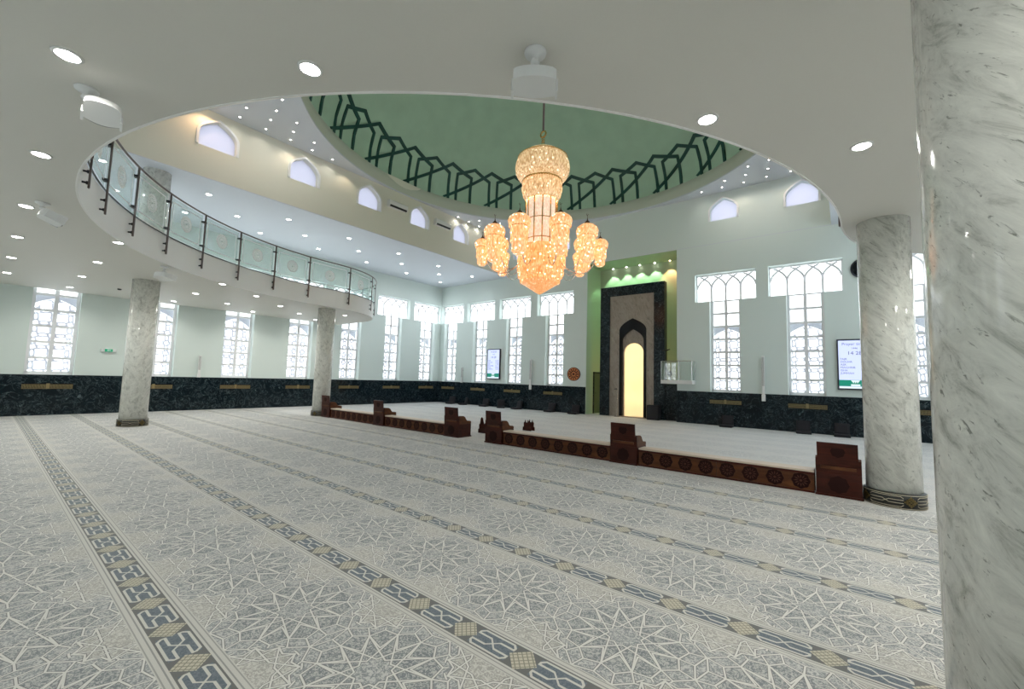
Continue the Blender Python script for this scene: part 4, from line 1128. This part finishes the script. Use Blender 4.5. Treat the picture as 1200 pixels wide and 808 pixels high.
cl('neck', [(.58, 7.92), (.61, 7.84), (.62, 7.72), (.60, 7.56), (.56, 7.40), (.52, 7.28), (.48, 7.28)], 'cr_gold', 96, lobes=40, amp=.02)
cl('crystal_column', [(.47, 7.30), (.465, 6.6), (.46, 5.7)], 'cr_panel', 80, lobes=40, amp=.012)
for k in range(12):
    a = 2*pi*k/12+.15
    b = B(); tube(b, [(CX+.505*cos(a), CY+.505*sin(a), 7.34), (CX+.495*cos(a), CY+.495*sin(a), 6.6), (CX+.49*cos(a), CY+.49*sin(a), 5.70)], .020, 6); obj('gilt_rib', fixn(b), M['gold'], ch, True, world=True)
b = B()
for z, r in ((6.62, .485), (5.98, .49), (7.30, .52)): tube(b, [(CX+r*cos(2*pi*k/48), CY+r*sin(2*pi*k/48), z) for k in range(48)], .014, 6, closed=True)
obj('gilt_rings', fixn(b), M['gold'], ch, True, world=True)
cl('upper_basket', [(.46, 5.82), (.54, 5.80), (.57, 5.70), (.57, 5.50), (.62, 5.44), (.63, 5.25), (.46, 5.22)], 'cr_orange', 96, lobes=24, amp=.05)
cl('lower_basket', [(.60, 5.26), (.69, 5.22), (.70, 5.02), (.66, 4.98), (.66, 4.82), (.61, 4.76), (.58, 4.66), (.40, 4.64)], 'cr_orange', 96, lobes=24, amp=.05)
cl('pendant_cone', [(.60, 4.68), (.54, 4.60), (.40, 4.50), (.22, 4.38), (.08, 4.29), (0, 4.25)], 'cr_cone', 64, lobes=16, amp=.04)
def drops(parent, rows_, m):
    """rows of hanging crystal drops on the tiers"""
    b = B()
    for cx, cy, R0, z, n, h, w in rows_:
        for q in range(n):
            a = 2*pi*q/n; x, y = cx+R0*cos(a), cy+R0*sin(a)
            ring = [b.verts.new((x+w*cos(a+c*pi/2), y+w*sin(a+c*pi/2), z-h*.35)) for c in range(4)]
            t_, u_ = b.verts.new((x, y, z)), b.verts.new((x, y, z-h))
            for c in range(4): b.faces.new((ring[c], ring[(c+1) % 4], t_)); b.faces.new((ring[(c+1) % 4], ring[c], u_))
    o = obj('crystal_drops', fixn(b), M[m], parent, world=True); o['kind'] = 'stuff'; return o
drops(ch, [(CX, CY, .62, 5.50, 40, .16, .022), (CX, CY, .66, 5.30, 44, .16, .022), (CX, CY, .72, 5.12, 48, .17, .022), (CX, CY, .69, 4.92, 46, .17, .022), (CX, CY, .62, 4.74, 40, .15, .022)], 'cr_orange')
drops(ch, [(CX, CY, .63, 7.92, 48, .17, .02), (CX, CY, .64, 7.74, 48, .17, .02), (CX, CY, .60, 7.56, 46, .16, .02)], 'cr_gold')
def lantern(a, R_, zt, s, k):
    x, y = CX+R_*cos(a), CY+R_*sin(a)
    pf = [(0, 1.22), (.06, 1.215), (.20, 1.17), (.29, 1.09), (.325, .99), (.30, .89), (.235, .84), (.225, .80), (.235, .55), (.245, .50), (.23, .46), (.20, .42), (.20, .20), (.185, .10), (.12, .03), (0, 0)]
    b = B(); lathe(b, [(r*s, z*s) for r, z in pf], 48, (x, y, zt-1.22*s), 16, .05); ln = obj('lantern', fixn(b), M['cr_lantern'], ch, True, world=True)
    b = B(); z0 = zt
    lathe(b, [(0, .20*s), (.012*s, .15*s), (.02*s, .10*s), (.06*s, .06*s), (.10*s, 0), (0, -.01)], 16, (x, y, z0)); tube(b, [(x, y, z0+.15*s), (x, y, z0+.26*s)], .006, 5)
    tube(b, [(x+.03*s*cos(t), y, z0+.29*s+.03*s*sin(t)) for t in [radians(120+q*30) for q in range(9)]], .006, 5)
    obj('finial', fixn(b), M['darkmetal'] if False else M['bronze'], ln, True, world=True)
    b = B(); tube(b, [(x+.245*s*cos(2*pi*q/32), y+.245*s*sin(2*pi*q/32), zt-.39*s) for q in range(32)], .010, 5, closed=True); obj('gold_hoop', fixn(b), M['gold'], ln, True, world=True)
    drops(ln, [(x, y, .30*s, zt-.30*s, 22, .14*s, .018*s), (x, y, .25*s, zt-.44*s, 20, .26*s, .016*s), (x, y, .25*s, zt-.72*s, 20, .16*s, .018*s), (x, y, .20*s, zt-.98*s, 16, .16*s, .018*s)], 'cr_lantern')
    b = B(); r0, r1 = .55, R_-.17*s; z1 = zt-.75*s
    q0, q1, q2, q3 = (r0, 5.45), (r0+.35, 4.75), (r1-.1, z1-.75), (r1, z1)
    pts = []
    for i in range(13):
        t_ = i/12; w_ = ((1-t_)**3, 3*t_*(1-t_)**2, 3*t_*t_*(1-t_), t_**3)
        rr = sum(w*q[0] for w, q in zip(w_, (q0, q1, q2, q3))); zz = sum(w*q[1] for w, q in zip(w_, (q0, q1, q2, q3)))
        pts.append((CX+rr*cos(a), CY+rr*sin(a), zz))
    tube(b, pts, .014, 6); obj('arm', fixn(b), M['chrome'], ch, True, world=True)
M['bronze'] = pm('dark_bronze', (.12, .07, .04), .35, metal=.8)
va = atan2(-CY, -CX)                       # towards the camera
for k in range(8): lantern(va+radians(21+45*k), 1.52, 6.32, 1.0, k)
for a in (88, 133, 180, -135, -90): lantern(va+radians(a), 1.86, 6.04, .74, 0)
for z, e in ((8.5, 50), (7.6, 40), (4.9, 60)):
    l = bpy.data.lights.new('chandelier_bulb', 'POINT'); l.energy = e*1.6; l.color = (1, .82, .62); l.shadow_soft_size = .3
    o = bpy.data.objects.new('chandelier_bulb', l); C.objects.link(o); o.location = (CX, CY, z)

# separate pieces that are parts of their own
def islands(o):
    me = o.data; bm = bmesh.new(); bm.from_mesh(me); bm.verts.ensure_lookup_table()
    seen = set(); comps = []
    for v in bm.verts:
        if v.index in seen: continue
        st = [v]; seen.add(v.index); cp = []
        while st:
            q = st.pop(); cp.append(q.index)
            for e in q.link_edges:
                w = e.other_vert(q)
                if w.index not in seen: seen.add(w.index); st.append(w)
        comps.append(set(cp))
    if len(comps) < 2: bm.free(); return
    for k, cp in enumerate(comps):
        b2 = bm.copy(); b2.verts.ensure_lookup_table()
        bmesh.ops.delete(b2, geom=[v for v in b2.verts if v.index not in cp], context='VERTS')
        m2 = bpy.data.meshes.new(me.name); b2.to_mesh(m2); b2.free()
        for m_ in me.materials: m2.materials.append(m_)
        if k == 0: o.data = m2
        else:
            c = o.copy(); c.data = m2; C.objects.link(c)
            for ch in list(o.children): pass
    bm.free()
SPLIT = {'glass_clamp', 'end_bracket', 'moulding', 'gold_hoops', 'gilt_rings', 'bracket', 'chain'}
for o in list(C.objects):
    if o.type == 'MESH' and o.name.split('.')[0] in SPLIT: islands(o)
